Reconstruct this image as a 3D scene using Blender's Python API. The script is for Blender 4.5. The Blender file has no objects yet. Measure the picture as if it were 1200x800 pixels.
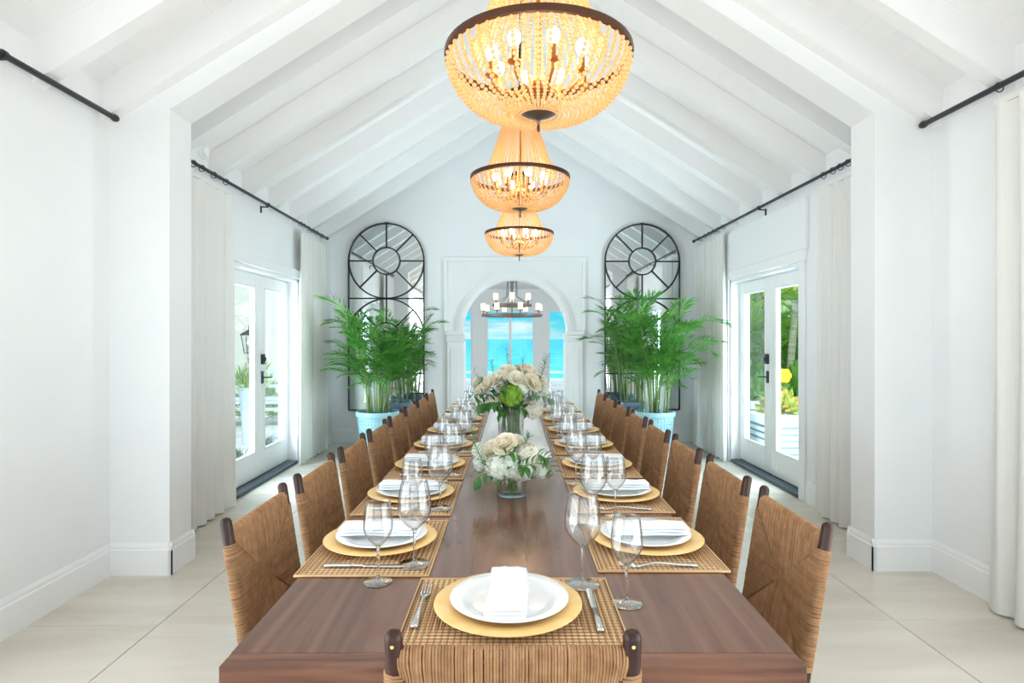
import bpy, math, random
from mathutils import Vector, Matrix
C = bpy.context.scene
COL = C.collection
PI = math.pi
random.seed(7)
YAW = math.radians(0.8)          # camera and table sit 0.8 degrees off the room's axis
cs, sn = math.cos(YAW), math.sin(YAW)
def P(x, y):                      # table axes -> room axes
    return (x*cs + y*sn, -x*sn + y*cs)

# ---------------------------------------------------------------- camera
cam = bpy.data.objects.new('camera', bpy.data.cameras.new('camera'))
COL.objects.link(cam)
cam.location = (0, 0, 1.37)
cam.rotation_euler = (PI/2, 0, -YAW)
cam.data.lens = 21.0
cam.data.sensor_width = 36
cam.data.shift_x = -1/1200
cam.data.shift_y = -3/1200
cam.data.clip_start = 0.05
cam.data.clip_end = 30000
C.camera = cam
# ---------------------------------------------------------------- sky
W = bpy.data.worlds.new('World'); C.world = W; W.use_nodes = True
nt = W.node_tree; N = nt.nodes; L = nt.links
for n in list(N): N.remove(n)
out = N.new('ShaderNodeOutputWorld'); bg = N.new('ShaderNodeBackground')
tc = N.new('ShaderNodeTexCoord'); sp = N.new('ShaderNodeSeparateXYZ')
L.new(tc.outputs['Generated'], sp.inputs[0])
ramp = N.new('ShaderNodeValToRGB'); L.new(sp.outputs['Z'], ramp.inputs[0])
e = ramp.color_ramp.elements
e[0].position = 0.0; e[0].color = (0.25, 0.80, 0.90, 1)
e[1].position = 0.9; e[1].color = (0.30, 0.55, 0.95, 1)
k = e.new(0.035); k.color = (0.07, 0.72, 0.92, 1)
k = e.new(0.25); k.color = (0.28, 0.68, 0.95, 1)
mp = N.new('ShaderNodeMapping'); mp.inputs['Scale'].default_value = (3, 3, 22)
L.new(tc.outputs['Generated'], mp.inputs[0])
nz = N.new('ShaderNodeTexNoise'); nz.inputs['Scale'].default_value = 2.2; nz.inputs['Detail'].default_value = 6
L.new(mp.outputs[0], nz.inputs['Vector'])
cr = N.new('ShaderNodeValToRGB'); L.new(nz.outputs[0], cr.inputs[0])
cr.color_ramp.elements[0].position = 0.46; cr.color_ramp.elements[1].position = 0.68
mx = N.new('ShaderNodeMix'); mx.data_type = 'RGBA'
L.new(cr.outputs[0], mx.inputs['Factor']); L.new(ramp.outputs[0], mx.inputs['A']); mx.inputs['B'].default_value = (0.9, 1.0, 1.0, 1)
L.new(mx.outputs['Result'], bg.inputs[0]); bg.inputs[1].default_value = 1.0
L.new(bg.outputs[0], out.inputs[0])
# ---------------------------------------------------------------- sun, daylight and added fill lamps
def lamp(name, typ, loc, rot, energy, color=(1, 1, 1), **kw):
    l = bpy.data.lights.new(name, typ); l.energy = energy; l.color = color
    for a, v in kw.items(): setattr(l, a, v)
    o = bpy.data.objects.new(name, l); o.location = loc; o.rotation_euler = rot; COL.objects.link(o); return o
lamp('sun', 'SUN', (0, 0, 30), Vector((0.02, -0.62, 1)).to_track_quat('Z', 'Y').to_euler(), 2.6, (1, .96, .9), angle=math.radians(2))
# daylight through the near side windows; the lamp behind the camera is added fill
lamp('fill_near', 'AREA', (.12, -2.95, 1.35), (PI/2, 0, 0), 48, (.93, .97, 1), shape='RECTANGLE', size=4.0, size_y=2.3)
lamp('daylight_left', 'AREA', (-2.27, .35, 1.3), (0, -PI/2, 0), 82, (.93, .97, 1), shape='RECTANGLE', size=2.2, size_y=3.2)
lamp('daylight_right', 'AREA', (2.51, .25, 1.3), (0, PI/2, 0), 82, (.93, .97, 1), shape='RECTANGLE', size=2.2, size_y=3.2)
# daylight through the two french doors
def aim(d): return Vector(d).to_track_quat('-Z', 'Y').to_euler()
lamp('daylight_door_left', 'AREA', (-2.76, 5.42, 1.15), aim((1, .72, .0)), 138, (.74, .90, 1), shape='RECTANGLE', size=.8, size_y=1.9)
lamp('daylight_door_right', 'AREA', (3.0, 5.45, 1.15), aim((-1, .72, .0)), 138, (.74, .90, 1), shape='RECTANGLE', size=.8, size_y=1.9)
# lamps added to brighten the sea room, out of view beside the arch
lamp('fill_sea_left', 'AREA', (-2.1, 9.6, 1.4), aim((1, .5, .1)), 55, (.88, .97, 1), shape='RECTANGLE', size=1.4, size_y=2)
lamp('fill_sea_right', 'AREA', (2.35, 9.6, 1.4), aim((-1, .5, .1)), 55, (.88, .97, 1), shape='RECTANGLE', size=1.4, size_y=2)
C.view_settings.view_transform = 'Standard'; C.view_settings.look = 'None'
C.view_settings.exposure = 0.06; C.view_settings.gamma = 1; C.view_settings.use_curve_mapping = False
cy = C.cycles
cy.use_denoising = True
try: cy.denoiser = 'OPENIMAGEDENOISE'
except Exception: pass
cy.max_bounces = 10; cy.diffuse_bounces = 6; cy.glossy_bounces = 4; cy.transmission_bounces = 8
cy.transparent_max_bounces = 40; cy.caustics_reflective = False; cy.caustics_refractive = False
cy.sample_clamp_indirect = 4

# ---------------------------------------------------------------- materials
def mat(name, col, rough=.5, metal=0, spec=.5, **kw):
    m = bpy.data.materials.new(name); m.use_nodes = True
    b = m.node_tree.nodes['Principled BSDF']
    b.inputs['Base Color'].default_value = (*col, 1); b.inputs['Roughness'].default_value = rough
    b.inputs['Metallic'].default_value = metal; b.inputs['Specular IOR Level'].default_value = spec
    for k_, v in kw.items(): b.inputs[k_.replace('_', ' ')].default_value = v
    return m
def nodes(m): return m.node_tree.nodes, m.node_tree.links, m.node_tree.nodes['Principled BSDF']
def noise_col(m, c1, c2, scale=(1, 1, 1), s=5, detail=4, lo=.35, hi=.65, dist=0, bump=0, bdist=.01, gen='Object'):
    n, l, b = nodes(m)
    t = n.new('ShaderNodeTexCoord'); mp = n.new('ShaderNodeMapping'); mp.inputs['Scale'].default_value = scale
    l.new(t.outputs[gen], mp.inputs[0])
    z = n.new('ShaderNodeTexNoise'); z.inputs['Scale'].default_value = s; z.inputs['Detail'].default_value = detail
    z.inputs['Distortion'].default_value = dist
    l.new(mp.outputs[0], z.inputs['Vector'])
    r = n.new('ShaderNodeValToRGB'); l.new(z.outputs[0], r.inputs[0])
    r.color_ramp.elements[0].position = lo; r.color_ramp.elements[1].position = hi
    r.color_ramp.elements[0].color = (*c1, 1); r.color_ramp.elements[1].color = (*c2, 1)
    l.new(r.outputs[0], b.inputs['Base Color'])
    if bump:
        bp = n.new('ShaderNodeBump'); bp.inputs['Strength'].default_value = bump; bp.inputs['Distance'].default_value = bdist
        l.new(z.outputs[0], bp.inputs['Height']); l.new(bp.outputs[0], b.inputs['Normal'])
    return m
def rand_val(m, amt=.1, attr=None):
    """vary brightness per object (or by the 'tint' attribute)"""
    n, l, b = nodes(m)
    h = n.new('ShaderNodeHueSaturation')
    src = b.inputs['Base Color'].links[0].from_socket if b.inputs['Base Color'].links else None
    if src: l.new(src, h.inputs['Color'])
    else: h.inputs['Color'].default_value = b.inputs['Base Color'].default_value
    mr = n.new('ShaderNodeMapRange'); mr.inputs['To Min'].default_value = 1-amt; mr.inputs['To Max'].default_value = 1+amt
    if attr:
        a = n.new('ShaderNodeAttribute'); a.attribute_name = attr; l.new(a.outputs['Fac'], mr.inputs['Value'])
    else:
        a = n.new('ShaderNodeObjectInfo'); l.new(a.outputs['Random'], mr.inputs['Value'])
    l.new(mr.outputs[0], h.inputs['Value']); l.new(h.outputs[0], b.inputs['Base Color'])
    return m
M = {}
M['wall'] = noise_col(mat('wall_paint', (.86, .87, .88), .6, spec=.3), (.85, .865, .88), (.87, .88, .89), s=3, bump=.03, bdist=.002)
M['ceil'] = noise_col(mat('ceiling_paint', (.88, .885, .89), .55, spec=.3), (.875, .88, .885), (.89, .895, .9), s=4)
M['trim'] = mat('trim_paint', (.88, .89, .90), .35)
M['tile'] = rand_val(noise_col(mat('travertine', (.7, .64, .56), .22), (.61, .555, .475), (.71, .655, .57), scale=(.5, 2.2, 1), s=2.2, detail=8, dist=.6), .03)
M['grout'] = mat('grout', (.36, .34, .31), .8)
m = M['walnut'] = mat('walnut', (.2, .09, .05), .2, spec=.5, Coat_Weight=.12, Coat_Roughness=.15)
noise_col(m, (.105, .046, .030), (.21, .098, .060), scale=(9, .55, 9), s=1.6, detail=9, dist=1.6, lo=.28, hi=.72, bump=.02, bdist=.002)
m = M['walnut_end'] = mat('walnut_edge', (.2, .09, .05), .25)
noise_col(m, (.085, .030, .018), (.24, .10, .055), scale=(.7, 9, 13), s=2.2, detail=8, dist=1.4, lo=.32, hi=.7)
M['dark_wood'] = noise_col(mat('dark_lacquered_wood', (.05, .018, .012), .3, spec=.3), (.022, .008, .006), (.065, .022, .014), scale=(8, 8, 1), s=6)
def rope_mat(name, c1, c2, tw=900):
    m = noise_col(mat(name, c1, .75, spec=.2), c1, c2, s=40, detail=5, lo=.25, hi=.75)
    n, l, b = nodes(m)
    t = n.new('ShaderNodeTexCoord'); z = n.new('ShaderNodeTexNoise'); z.inputs['Scale'].default_value = 420; z.inputs['Detail'].default_value = 2
    l.new(t.outputs['Object'], z.inputs['Vector'])
    bp = n.new('ShaderNodeBump'); bp.inputs['Strength'].default_value = .6; bp.inputs['Distance'].default_value = .002
    l.new(z.outputs[0], bp.inputs['Height']); l.new(bp.outputs[0], b.inputs['Normal'])
    return rand_val(m, .13, 'tint')
M['rope'] = rope_mat('twisted_seagrass', (.29, .145, .068), (.46, .26, .135))
M['rope_core'] = mat('rope_core', (.20, .10, .05), .9)
def weave_mat(name, c1, c2, s):
    m = mat(name, c1, .6, spec=.25)
    n, l, b = nodes(m)
    t = n.new('ShaderNodeTexCoord')
    sx = n.new('ShaderNodeSeparateXYZ'); l.new(t.outputs['Object'], sx.inputs[0])
    def tri(sock):
        a = n.new('ShaderNodeMath'); a.operation = 'MULTIPLY'; a.inputs[1].default_value = s; l.new(sock, a.inputs[0])
        c = n.new('ShaderNodeMath'); c.operation = 'PINGPONG'; c.inputs[1].default_value = 1; l.new(a.outputs[0], c.inputs[0]); return c.outputs[0]
    mul = n.new('ShaderNodeMath'); mul.operation = 'MULTIPLY'; l.new(tri(sx.outputs['X']), mul.inputs[0]); l.new(tri(sx.outputs['Y']), mul.inputs[1])
    r = n.new('ShaderNodeValToRGB'); r.color_ramp.elements[0].position = .02; r.color_ramp.elements[1].position = .3
    r.color_ramp.elements[0].color = (*c1, 1); r.color_ramp.elements[1].color = (*c2, 1)
    l.new(mul.outputs[0], r.inputs[0]); l.new(r.outputs[0], b.inputs['Base Color'])
    bp = n.new('ShaderNodeBump'); bp.inputs['Strength'].default_value = .6; bp.inputs['Distance'].default_value = .0015
    l.new(mul.outputs[0], bp.inputs['Height']); l.new(bp.outputs[0], b.inputs['Normal'])
    return rand_val(m, .12, 'tint')
M['mat'] = weave_mat('woven_rattan', (.26, .13, .055), (.68, .46, .26), 151)
M['mat_edge'] = mat('rattan_binding', (.60, .38, .19), .5)
M['gold'] = noise_col(mat('gold_leaf', (.85, .58, .22), .35, metal=.15), (.88, .56, .20), (.93, .64, .28), s=30)
M['china'] = mat('white_china', (.86, .87, .88), .12, Coat_Weight=.5)
M['linen'] = noise_col(mat('white_linen', (.86, .88, .90), .85, spec=.15), (.84, .86, .89), (.88, .9, .92), s=60, bump=.15, bdist=.001)
M['runner'] = noise_col(mat('runner_linen', (.86, .88, .90), .8, spec=.15), (.84, .86, .89), (.9, .9, .92), s=14, bump=.2, bdist=.004)
M['silver'] = mat('polished_steel', (.72, .72, .71), .16, metal=1)
M['curtain'] = noise_col(mat('white_curtain', (.92, .92, .90), .8, spec=.1), (.91, .905, .88), (.94, .94, .93), scale=(60, 60, 1), s=2, bump=.05, bdist=.002)
def curtain_tr():
    n, l, b = nodes(M['curtain'])
    t = n.new('ShaderNodeBsdfTranslucent'); t.inputs[0].default_value = (.93, .92, .86, 1)
    x = n.new('ShaderNodeMixShader'); x.inputs[0].default_value = .25
    l.new(b.outputs[0], x.inputs[1]); l.new(t.outputs[0], x.inputs[2]); l.new(x.outputs[0], n['Material Output'].inputs[0])
curtain_tr()
M['iron'] = mat('black_iron', (.018, .02, .024), .45)
M['mirror'] = mat('mirror_silver', (.90, .93, .94), .02, metal=1)
M['pot_aqua'] = noise_col(mat('aqua_glazed_ceramic', (.30, .50, .55), .25), (.26, .46, .52), (.36, .58, .62), s=5)
M['pot_blue'] = mat('slate_blue_ceramic', (.11, .19, .26), .3)
M['soil'] = noise_col(mat('soil', (.05, .035, .025), .95), (.03, .02, .015), (.09, .06, .04), s=30, bump=.5)
def leaf_mat(name, c1, c2, s=3, tr=.35):
    m = noise_col(mat(name, c1, .45, spec=.35), c1, c2, s=s, lo=.3, hi=.7)
    n, l, b = nodes(m)
    src = b.inputs['Base Color'].links[0].from_socket
    t = n.new('ShaderNodeBsdfTranslucent'); l.new(src, t.inputs[0])
    x = n.new('ShaderNodeMixShader'); x.inputs[0].default_value = tr
    l.new(b.outputs[0], x.inputs[1]); l.new(t.outputs[0], x.inputs[2]); l.new(x.outputs[0], n['Material Output'].inputs[0])
    return m
M['palm'] = leaf_mat('areca_green', (.03, .16, .025), (.17, .45, .07), 6)
M['palm_out'] = leaf_mat('garden_palm_green', (.20, .48, .05), (.62, .82, .16), 1.2)
M['palm_yellow'] = leaf_mat('palm_yellow_green', (.55, .55, .10), (.75, .68, .22), 1)
M['hedge'] = leaf_mat('hedge_green', (.10, .34, .04), (.40, .66, .12), 1.5)
M['croton'] = leaf_mat('croton_orange', (.60, .34, .08), (.30, .48, .08), 9)
M['yellow'] = mat('yellow_petal', (.9, .62, .02), .5)
M['grassy'] = leaf_mat('pale_grass_green', (.30, .42, .12), (.5, .6, .25), 3)
M['dark_leaf'] = leaf_mat('grey_green_strap_leaf', (.07, .10, .07), (.20, .24, .18), 4)
M['cane'] = mat('palm_cane', (.20, .30, .10), .5)
M['bark'] = noise_col(mat('palm_bark', (.42, .38, .28), .9), (.33, .32, .2), (.55, .5, .38), scale=(1, 1, 12), s=2)
M['leaf'] = leaf_mat('bouquet_leaf', (.03, .12, .025), (.10, .26, .06), 8, .2)
M['sprig'] = leaf_mat('grey_green_sprig', (.10, .20, .13), (.22, .33, .22), 8, .2)
M['stemg'] = mat('flower_stem', (.13, .25, .06), .5)
M['cream'] = leaf_mat('cream_petal', (.90, .82, .67), (.92, .88, .77), 12, .3)
M['ivory'] = leaf_mat('ivory_petal', (.90, .86, .74), (.92, .91, .82), 12, .3)
M['white_petal'] = leaf_mat('white_petal', (.80, .84, .74), (.88, .90, .85), 12, .3)
M['green_petal'] = leaf_mat('lime_petal', (.17, .36, .03), (.34, .54, .07), 20, .25)
M['cream_wall'] = noise_col(mat('cream_stucco', (.82, .80, .68), .8), (.80, .78, .66), (.86, .84, .74), s=4, bump=.1)
M['paving'] = noise_col(mat('pale_paving', (.66, .66, .62), .7), (.58, .58, .54), (.72, .72, .68), s=4)
M['pebble'] = noise_col(mat('dark_pebbles', (.25, .22, .2), .8), (.1, .09, .08), (.45, .42, .38), s=50, bump=.8, bdist=.02)
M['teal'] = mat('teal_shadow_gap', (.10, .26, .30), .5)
M['slat'] = mat('pale_slat', (.70, .80, .80), .5)
M['sand'] = noise_col(mat('garden_ground', (.5, .48, .38), .9), (.30, .36, .18), (.6, .56, .42), s=1.5)
M['bronze'] = mat('dark_bronze', (.085, .035, .018), .35, metal=.7)
M['pewter'] = mat('pewter_cap', (.16, .12, .10), .3, metal=.8)
M['ring_iron'] = mat('brown_grey_iron', (.16, .13, .12), .5, metal=.4)
M['water'] = mat('vase_water', (.8, .86, .82), .02)
def sea_mat():
    m = mat('turquoise_sea', (0, .55, .68), .4, spec=.15)
    n, l, b = nodes(m)
    t = n.new('ShaderNodeTexCoord')
    sx = n.new('ShaderNodeSeparateXYZ'); l.new(t.outputs['Object'], sx.inputs[0])
    # shallow water over sand near the shore, deeper colour further out
    mr = n.new('ShaderNodeMapRange'); mr.inputs['From Min'].default_value = 60; mr.inputs['From Max'].default_value = 500
    l.new(sx.outputs['Y'], mr.inputs['Value'])
    mp = n.new('ShaderNodeMapping'); mp.inputs['Scale'].default_value = (.12, .05, 1); l.new(t.outputs['Object'], mp.inputs[0])
    z = n.new('ShaderNodeTexNoise'); z.inputs['Scale'].default_value = 1; z.inputs['Detail'].default_value = 5; l.new(mp.outputs[0], z.inputs['Vector'])
    r = n.new('ShaderNodeValToRGB'); l.new(z.outputs[0], r.inputs[0]); r.color_ramp.elements[0].position = .45; r.color_ramp.elements[1].position = .75
    r.color_ramp.elements[0].color = (.04, .78, .80, 1); r.color_ramp.elements[1].color = (.35, .90, .86, 1)
    x = n.new('ShaderNodeMix'); x.data_type = 'RGBA'; l.new(mr.outputs[0], x.inputs['Factor']); l.new(r.outputs[0], x.inputs['A']); x.inputs['B'].default_value = (0, .60, .72, 1)
    l.new(x.outputs['Result'], b.inputs['Base Color'])
    return m
M['sea'] = sea_mat()
def thin_glass(name, tint=(1, 1, 1), refl=1.0, edge=False):
    m = bpy.data.materials.new(name); m.use_nodes = True
    n = m.node_tree.nodes; l = m.node_tree.links
    for q in list(n): n.remove(q)
    o = n.new('ShaderNodeOutputMaterial'); t = n.new('ShaderNodeBsdfTransparent'); t.inputs[0].default_value = (*tint, 1)
    g = n.new('ShaderNodeBsdfGlossy'); g.inputs['Roughness'].default_value = .02
    lf = n.new('ShaderNodeLayerWeight'); lf.inputs[0].default_value = .5
    pw = n.new('ShaderNodeMath'); pw.operation = 'POWER'; pw.inputs[1].default_value = 4; l.new(lf.outputs['Facing'], pw.inputs[0])
    f = n.new('ShaderNodeMath'); f.operation = 'MULTIPLY_ADD'; f.inputs[1].default_value = .6; f.inputs[2].default_value = .045; l.new(pw.outputs[0], f.inputs[0])
    x = n.new('ShaderNodeMixShader')
    mu = n.new('ShaderNodeMath'); mu.operation = 'MULTIPLY'; mu.inputs[1].default_value = refl; mu.use_clamp = True
    l.new(f.outputs[0], mu.inputs[0]); l.new(mu.outputs[0], x.inputs[0]); l.new(t.outputs[0], x.inputs[1]); l.new(g.outputs[0], x.inputs[2])
    if edge:   # thicker light path through the wall of the glass towards its outline
        lw = n.new('ShaderNodeLayerWeight'); lw.inputs[0].default_value = .35
        r = n.new('ShaderNodeValToRGB'); l.new(lw.outputs['Facing'], r.inputs[0])
        r.color_ramp.elements[0].position = .5; r.color_ramp.elements[1].position = 1
        r.color_ramp.elements[0].color = (.985, .988, .99, 1); r.color_ramp.elements[1].color = (.66, .70, .75, 1)
        l.new(r.outputs[0], t.inputs[0])
    l.new(x.outputs[0], o.inputs[0]); return m
M['pane'] = thin_glass('window_glass', (.97, .99, .99), .5)
M['crystal'] = thin_glass('crystal', (.97, .975, .98), 2.0, True)
M['foot'] = thin_glass('crystal_foot', (.985, .99, .99), 5)
m = M['glass'] = mat('solid_glass', (1, 1, 1), .0, Transmission_Weight=1.0, IOR=1.45)
def emit(name, col, s):
    m = bpy.data.materials.new(name); m.use_nodes = True; n, l, b = nodes(m)
    b.inputs['Base Color'].default_value = (*col, 1); b.inputs['Emission Color'].default_value = (*col, 1); b.inputs['Emission Strength'].default_value = s
    return m
M['bulb'] = emit('lit_bulb', (1, .82, .55), 26)
M['candle'] = emit('lit_frosted_shade', (1, .84, .62), 1.3)
def bead_mat():
    m = mat('amber_bead', (.88, .64, .36), .25, spec=.6)
    n, l, b = nodes(m)
    t = n.new('ShaderNodeBsdfTranslucent'); t.inputs[0].default_value = (.98, .74, .42, 1)
    x = n.new('ShaderNodeMixShader'); x.inputs[0].default_value = .5
    l.new(b.outputs[0], x.inputs[1]); l.new(t.outputs[0], x.inputs[2]); l.new(x.outputs[0], n['Material Output'].inputs[0])
    return m
M['bead'] = bead_mat()

# ---------------------------------------------------------------- mesh helpers
class MB:
    def __init__(s): s.v = []; s.f = []; s.t = []; s.tint = .5
    def add(s, vs, fs, mx=None):
        o = len(s.v)
        if mx is not None: vs = [mx @ Vector(p) for p in vs]
        s.v += [tuple(p) for p in vs]; s.t += [s.tint]*len(vs)
        s.f += [tuple(i+o for i in f) for f in fs]
        return s
    def box(s, x0, x1, y0, y1, z0, z1, mx=None):
        return s.add([(x0,y0,z0),(x1,y0,z0),(x1,y1,z0),(x0,y1,z0),(x0,y0,z1),(x1,y0,z1),(x1,y1,z1),(x0,y1,z1)],
                     [(0,3,2,1),(4,5,6,7),(0,1,5,4),(1,2,6,5),(2,3,7,6),(3,0,4,7)], mx)
    def bbox(s, x0, x1, y0, y1, z0, z1, b=.004, mx=None):   # box with chamfered edges
        vs = []; 
        for z, i in ((z0, b), (z0+b, 0), (z1-b, 0), (z1, b)):
            for (x, y) in ((x0+i+b*(i==0), y0+i), (x1-i-b*(i==0), y0+i), (x1-i, y0+i+b*(i==0)), (x1-i, y1-i-b*(i==0)), (x1-i-b*(i==0), y1-i), (x0+i+b*(i==0), y1-i), (x0+i, y1-i-b*(i==0)), (x0+i, y0+i+b*(i==0))):
                vs.append((x, y, z))
        fs = [tuple(range(7, -1, -1)), tuple(range(24, 32))]
        for r in range(3):
            for k in range(8):
                a = r*8+k; c = r*8+(k+1) % 8; fs.append((a, c, c+8, a+8))
        return s.add(vs, fs, mx)
    def lathe(s, prof, n=24, mx=None, cap0=False, cap1=False):
        vs = []; fs = []
        for r, z in prof:
            for k in range(n):
                a = 2*PI*k/n; vs.append((r*math.cos(a), r*math.sin(a), z))
        for j in range(len(prof)-1):
            for k in range(n):
                k2 = (k+1) % n; fs.append((j*n+k, j*n+k2, (j+1)*n+k2, (j+1)*n+k))
        if cap0: fs.append(tuple(range(n-1, -1, -1)))
        if cap1: fs.append(tuple((len(prof)-1)*n+k for k in range(n)))
        return s.add(vs, fs, mx)
    def tube(s, pts, rad, n=8, mx=None, closed=False, caps=True):
        pts = [Vector(p) for p in pts]; m_ = len(pts); vs = []; fs = []
        up = None
        for i, p in enumerate(pts):
            if closed: d = pts[(i+1) % m_]-pts[i-1]
            else: d = pts[min(i+1, m_-1)]-pts[max(i-1, 0)]
            d.normalize()
            if up is None: up = Vector((0, 0, 1)) if abs(d.z) < .9 else Vector((1, 0, 0))
            a = d.cross(up); 
            if a.length < 1e-5: a = d.orthogonal()
            a.normalize(); b = a.cross(d).normalized(); up = b
            r = rad[i] if isinstance(rad, (list, tuple)) else rad
            for k in range(n):
                q = 2*PI*k/n; vs.append(p+a*(r*math.cos(q))+b*(r*math.sin(q)))
        for i in range(m_ if closed else m_-1):
            j = (i+1) % m_
            for k in range(n):
                k2 = (k+1) % n; fs.append((i*n+k, i*n+k2, j*n+k2, j*n+k))
        if caps and not closed: fs.append(tuple(range(n-1, -1, -1))); fs.append(tuple((m_-1)*n+k for k in range(n)))
        return s.add(vs, fs, mx)
    def sphere(s, r=1, c=(0, 0, 0), n=10, m_=6, sc=(1, 1, 1), mx=None):
        vs = [(c[0], c[1], c[2]-r*sc[2])]; fs = []
        for j in range(1, m_):
            t = PI*j/m_
            for k in range(n):
                a = 2*PI*k/n; vs.append((c[0]+r*sc[0]*math.sin(t)*math.cos(a), c[1]+r*sc[1]*math.sin(t)*math.sin(a), c[2]-r*sc[2]*math.cos(t)))
        vs.append((c[0], c[1], c[2]+r*sc[2])); top = len(vs)-1
        for k in range(n):
            k2 = (k+1) % n
            fs.append((0, 1+k2, 1+k)); fs.append((top, 1+(m_-2)*n+k, 1+(m_-2)*n+k2))
            for j in range(m_-2): fs.append((1+j*n+k, 1+j*n+k2, 1+(j+1)*n+k2, 1+(j+1)*n+k))
        return s.add(vs, fs, mx)
    def mesh(s, name, m, smooth=False):
        me = bpy.data.meshes.new(name); me.from_pydata(s.v, [], s.f); me.materials.append(m)
        if smooth: me.polygons.foreach_set('use_smooth', [True]*len(me.polygons))
        if len(set(s.t)) > 1:
            a = me.attributes.new('tint', 'FLOAT', 'POINT'); a.data.foreach_set('value', s.t)
        me.update(); return me
    def build(s, name, m, parent=None, smooth=False, loc=None, auto=None):
        return place(name, s.mesh(name, m, smooth or auto is not None), parent, loc, auto=auto)
def place(name, me, parent=None, loc=None, rot=None, auto=None):
    o = bpy.data.objects.new(name, me); COL.objects.link(o)
    if parent is not None: o.parent = parent
    if loc is not None: o.location = loc
    if rot is not None: o.rotation_euler = rot
    if auto is not None:
        try: me.set_sharp_from_angle(angle=math.radians(auto))
        except Exception: pass
    return o
def tag(o, label=None, cat=None, group=None, kind=None):
    if label: o['label'] = label
    if cat: o['category'] = cat
    if group: o['group'] = group
    if kind: o['kind'] = kind
    return o
def empty(name, loc=(0, 0, 0), rz=0, label=None, cat=None, group=None):
    o = bpy.data.objects.new(name, None); COL.objects.link(o); o.location = loc; o.rotation_euler = (0, 0, rz)
    o.empty_display_size = .1
    return tag(o, label, cat, group)
def copy_tree(o, parent=None):
    c = o.copy(); COL.objects.link(c); c.parent = parent
    for ch in list(o.children): copy_tree(ch, c)
    return c
def struct(o, label=None, cat=None): return tag(o, label, cat, None, 'structure')
T = Matrix.Translation
def RX(a): return Matrix.Rotation(a, 4, 'X')
def RY(a): return Matrix.Rotation(a, 4, 'Y')
def RZ(a): return Matrix.Rotation(a, 4, 'Z')

# ================================================================ ROOM SHELL
CX = .12; XL = -2.295; XR = 2.535; YN = -3.0; YF = 7.95
def zc(x): return 4.34 - .63*abs(x-CX)        # underside of ceiling boards
# floor: slab in grout with tiles laid on it
fl = MB().box(XL-.2, XR+.2, YN-.2, 14.9, -.2, -.006).build('floor', M['grout'])
struct(fl, 'pale travertine tile floor of the dining hall', 'floor')
tw, th = 1.187, .61
tm = MB().bbox(.002, tw-.002, .002, th-.002, -.008, 0, .0015).mesh('tile', M['tile'])
x0 = -1.70+.04-tw*1
for i in range(5):
    for j in range(-10, 20):
        y = 2.885+j*th
        if y > 14.5: continue
        xa = x0+i*tw
        if xa < XL-.01 or xa+tw > XR+.01:
            a = max(xa, XL-.05); b = min(xa+tw, XR+.05)
            if b-a < .05: continue
            MB().bbox(.002+a, b-.002, y+.002, y+th-.002, -.008, 0, .0015).build('tile', M['tile'], fl)
        else: place('tile', tm, fl, (xa, y, 0))
# ceiling: boards, rafters
ce = MB()
for s in (-1, 1):
    xe = XL-.2 if s < 0 else XR+.2
    for (ya, yb) in ((YN-.2, YF+.2),):
        v = [(CX, ya, zc(CX)+.03), (xe, ya, zc(xe)+.03), (xe, yb, zc(xe)+.03), (CX, yb, zc(CX)+.03)]
        v += [(a, b, c+.12) for a, b, c in v]
        ce.add(v, [(0,1,2,3),(7,6,5,4),(0,4,5,1),(1,5,6,2),(2,6,7,3),(3,7,4,0)])
ceil = ce.build('ceiling', M['ceil']); struct(ceil, 'white vaulted ceiling of boards between sloping rafters', 'ceiling')
ang = math.atan(.63)
bw = .15
for s in (-1, 1):
    sl = 2.46/math.cos(ang); n = int(sl/bw)+1
    bm = MB().bbox(.0, bw, YN, YF, 0, .03, .0018).mesh('ceiling_board', M['ceil'])
    for k in range(n):
        o = place('ceiling_board', bm, ceil)
        if s > 0: o.matrix_local = T((CX, 0, zc(CX)))@RY(ang)@T((k*bw, 0, 0))
        else: o.matrix_local = T((CX, 0, zc(CX)))@RY(PI-ang)@T((k*bw, 0, -.03))
def rafter(y, w=.09, d=.205, nm='rafter'):
    r = MB()
    for s in (-1, 1):
        xe = XL if s < 0 else XR
        xs = [CX, xe]
        v = []
        for yy in (y, y+w):
            v += [(CX, yy, zc(CX)-d), (xe, yy, zc(xe)-d), (xe, yy, zc(xe)+.005), (CX, yy, zc(CX)+.005)]
        r.add(v, [(0,1,2,3),(7,6,5,4),(0,4,5,1),(1,5,6,2),(2,6,7,3),(3,7,4,0)])
    return r.build(nm, M['ceil'], ceil)
for y in (-2.6, -2.0, -1.4, -.8, -.2, .62, 1.19, 1.77, 2.35, 2.93, 4.10, 4.68, 5.25, 5.83, 6.40, 6.97, 7.53): rafter(y)
rafter(3.42, .085)
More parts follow.
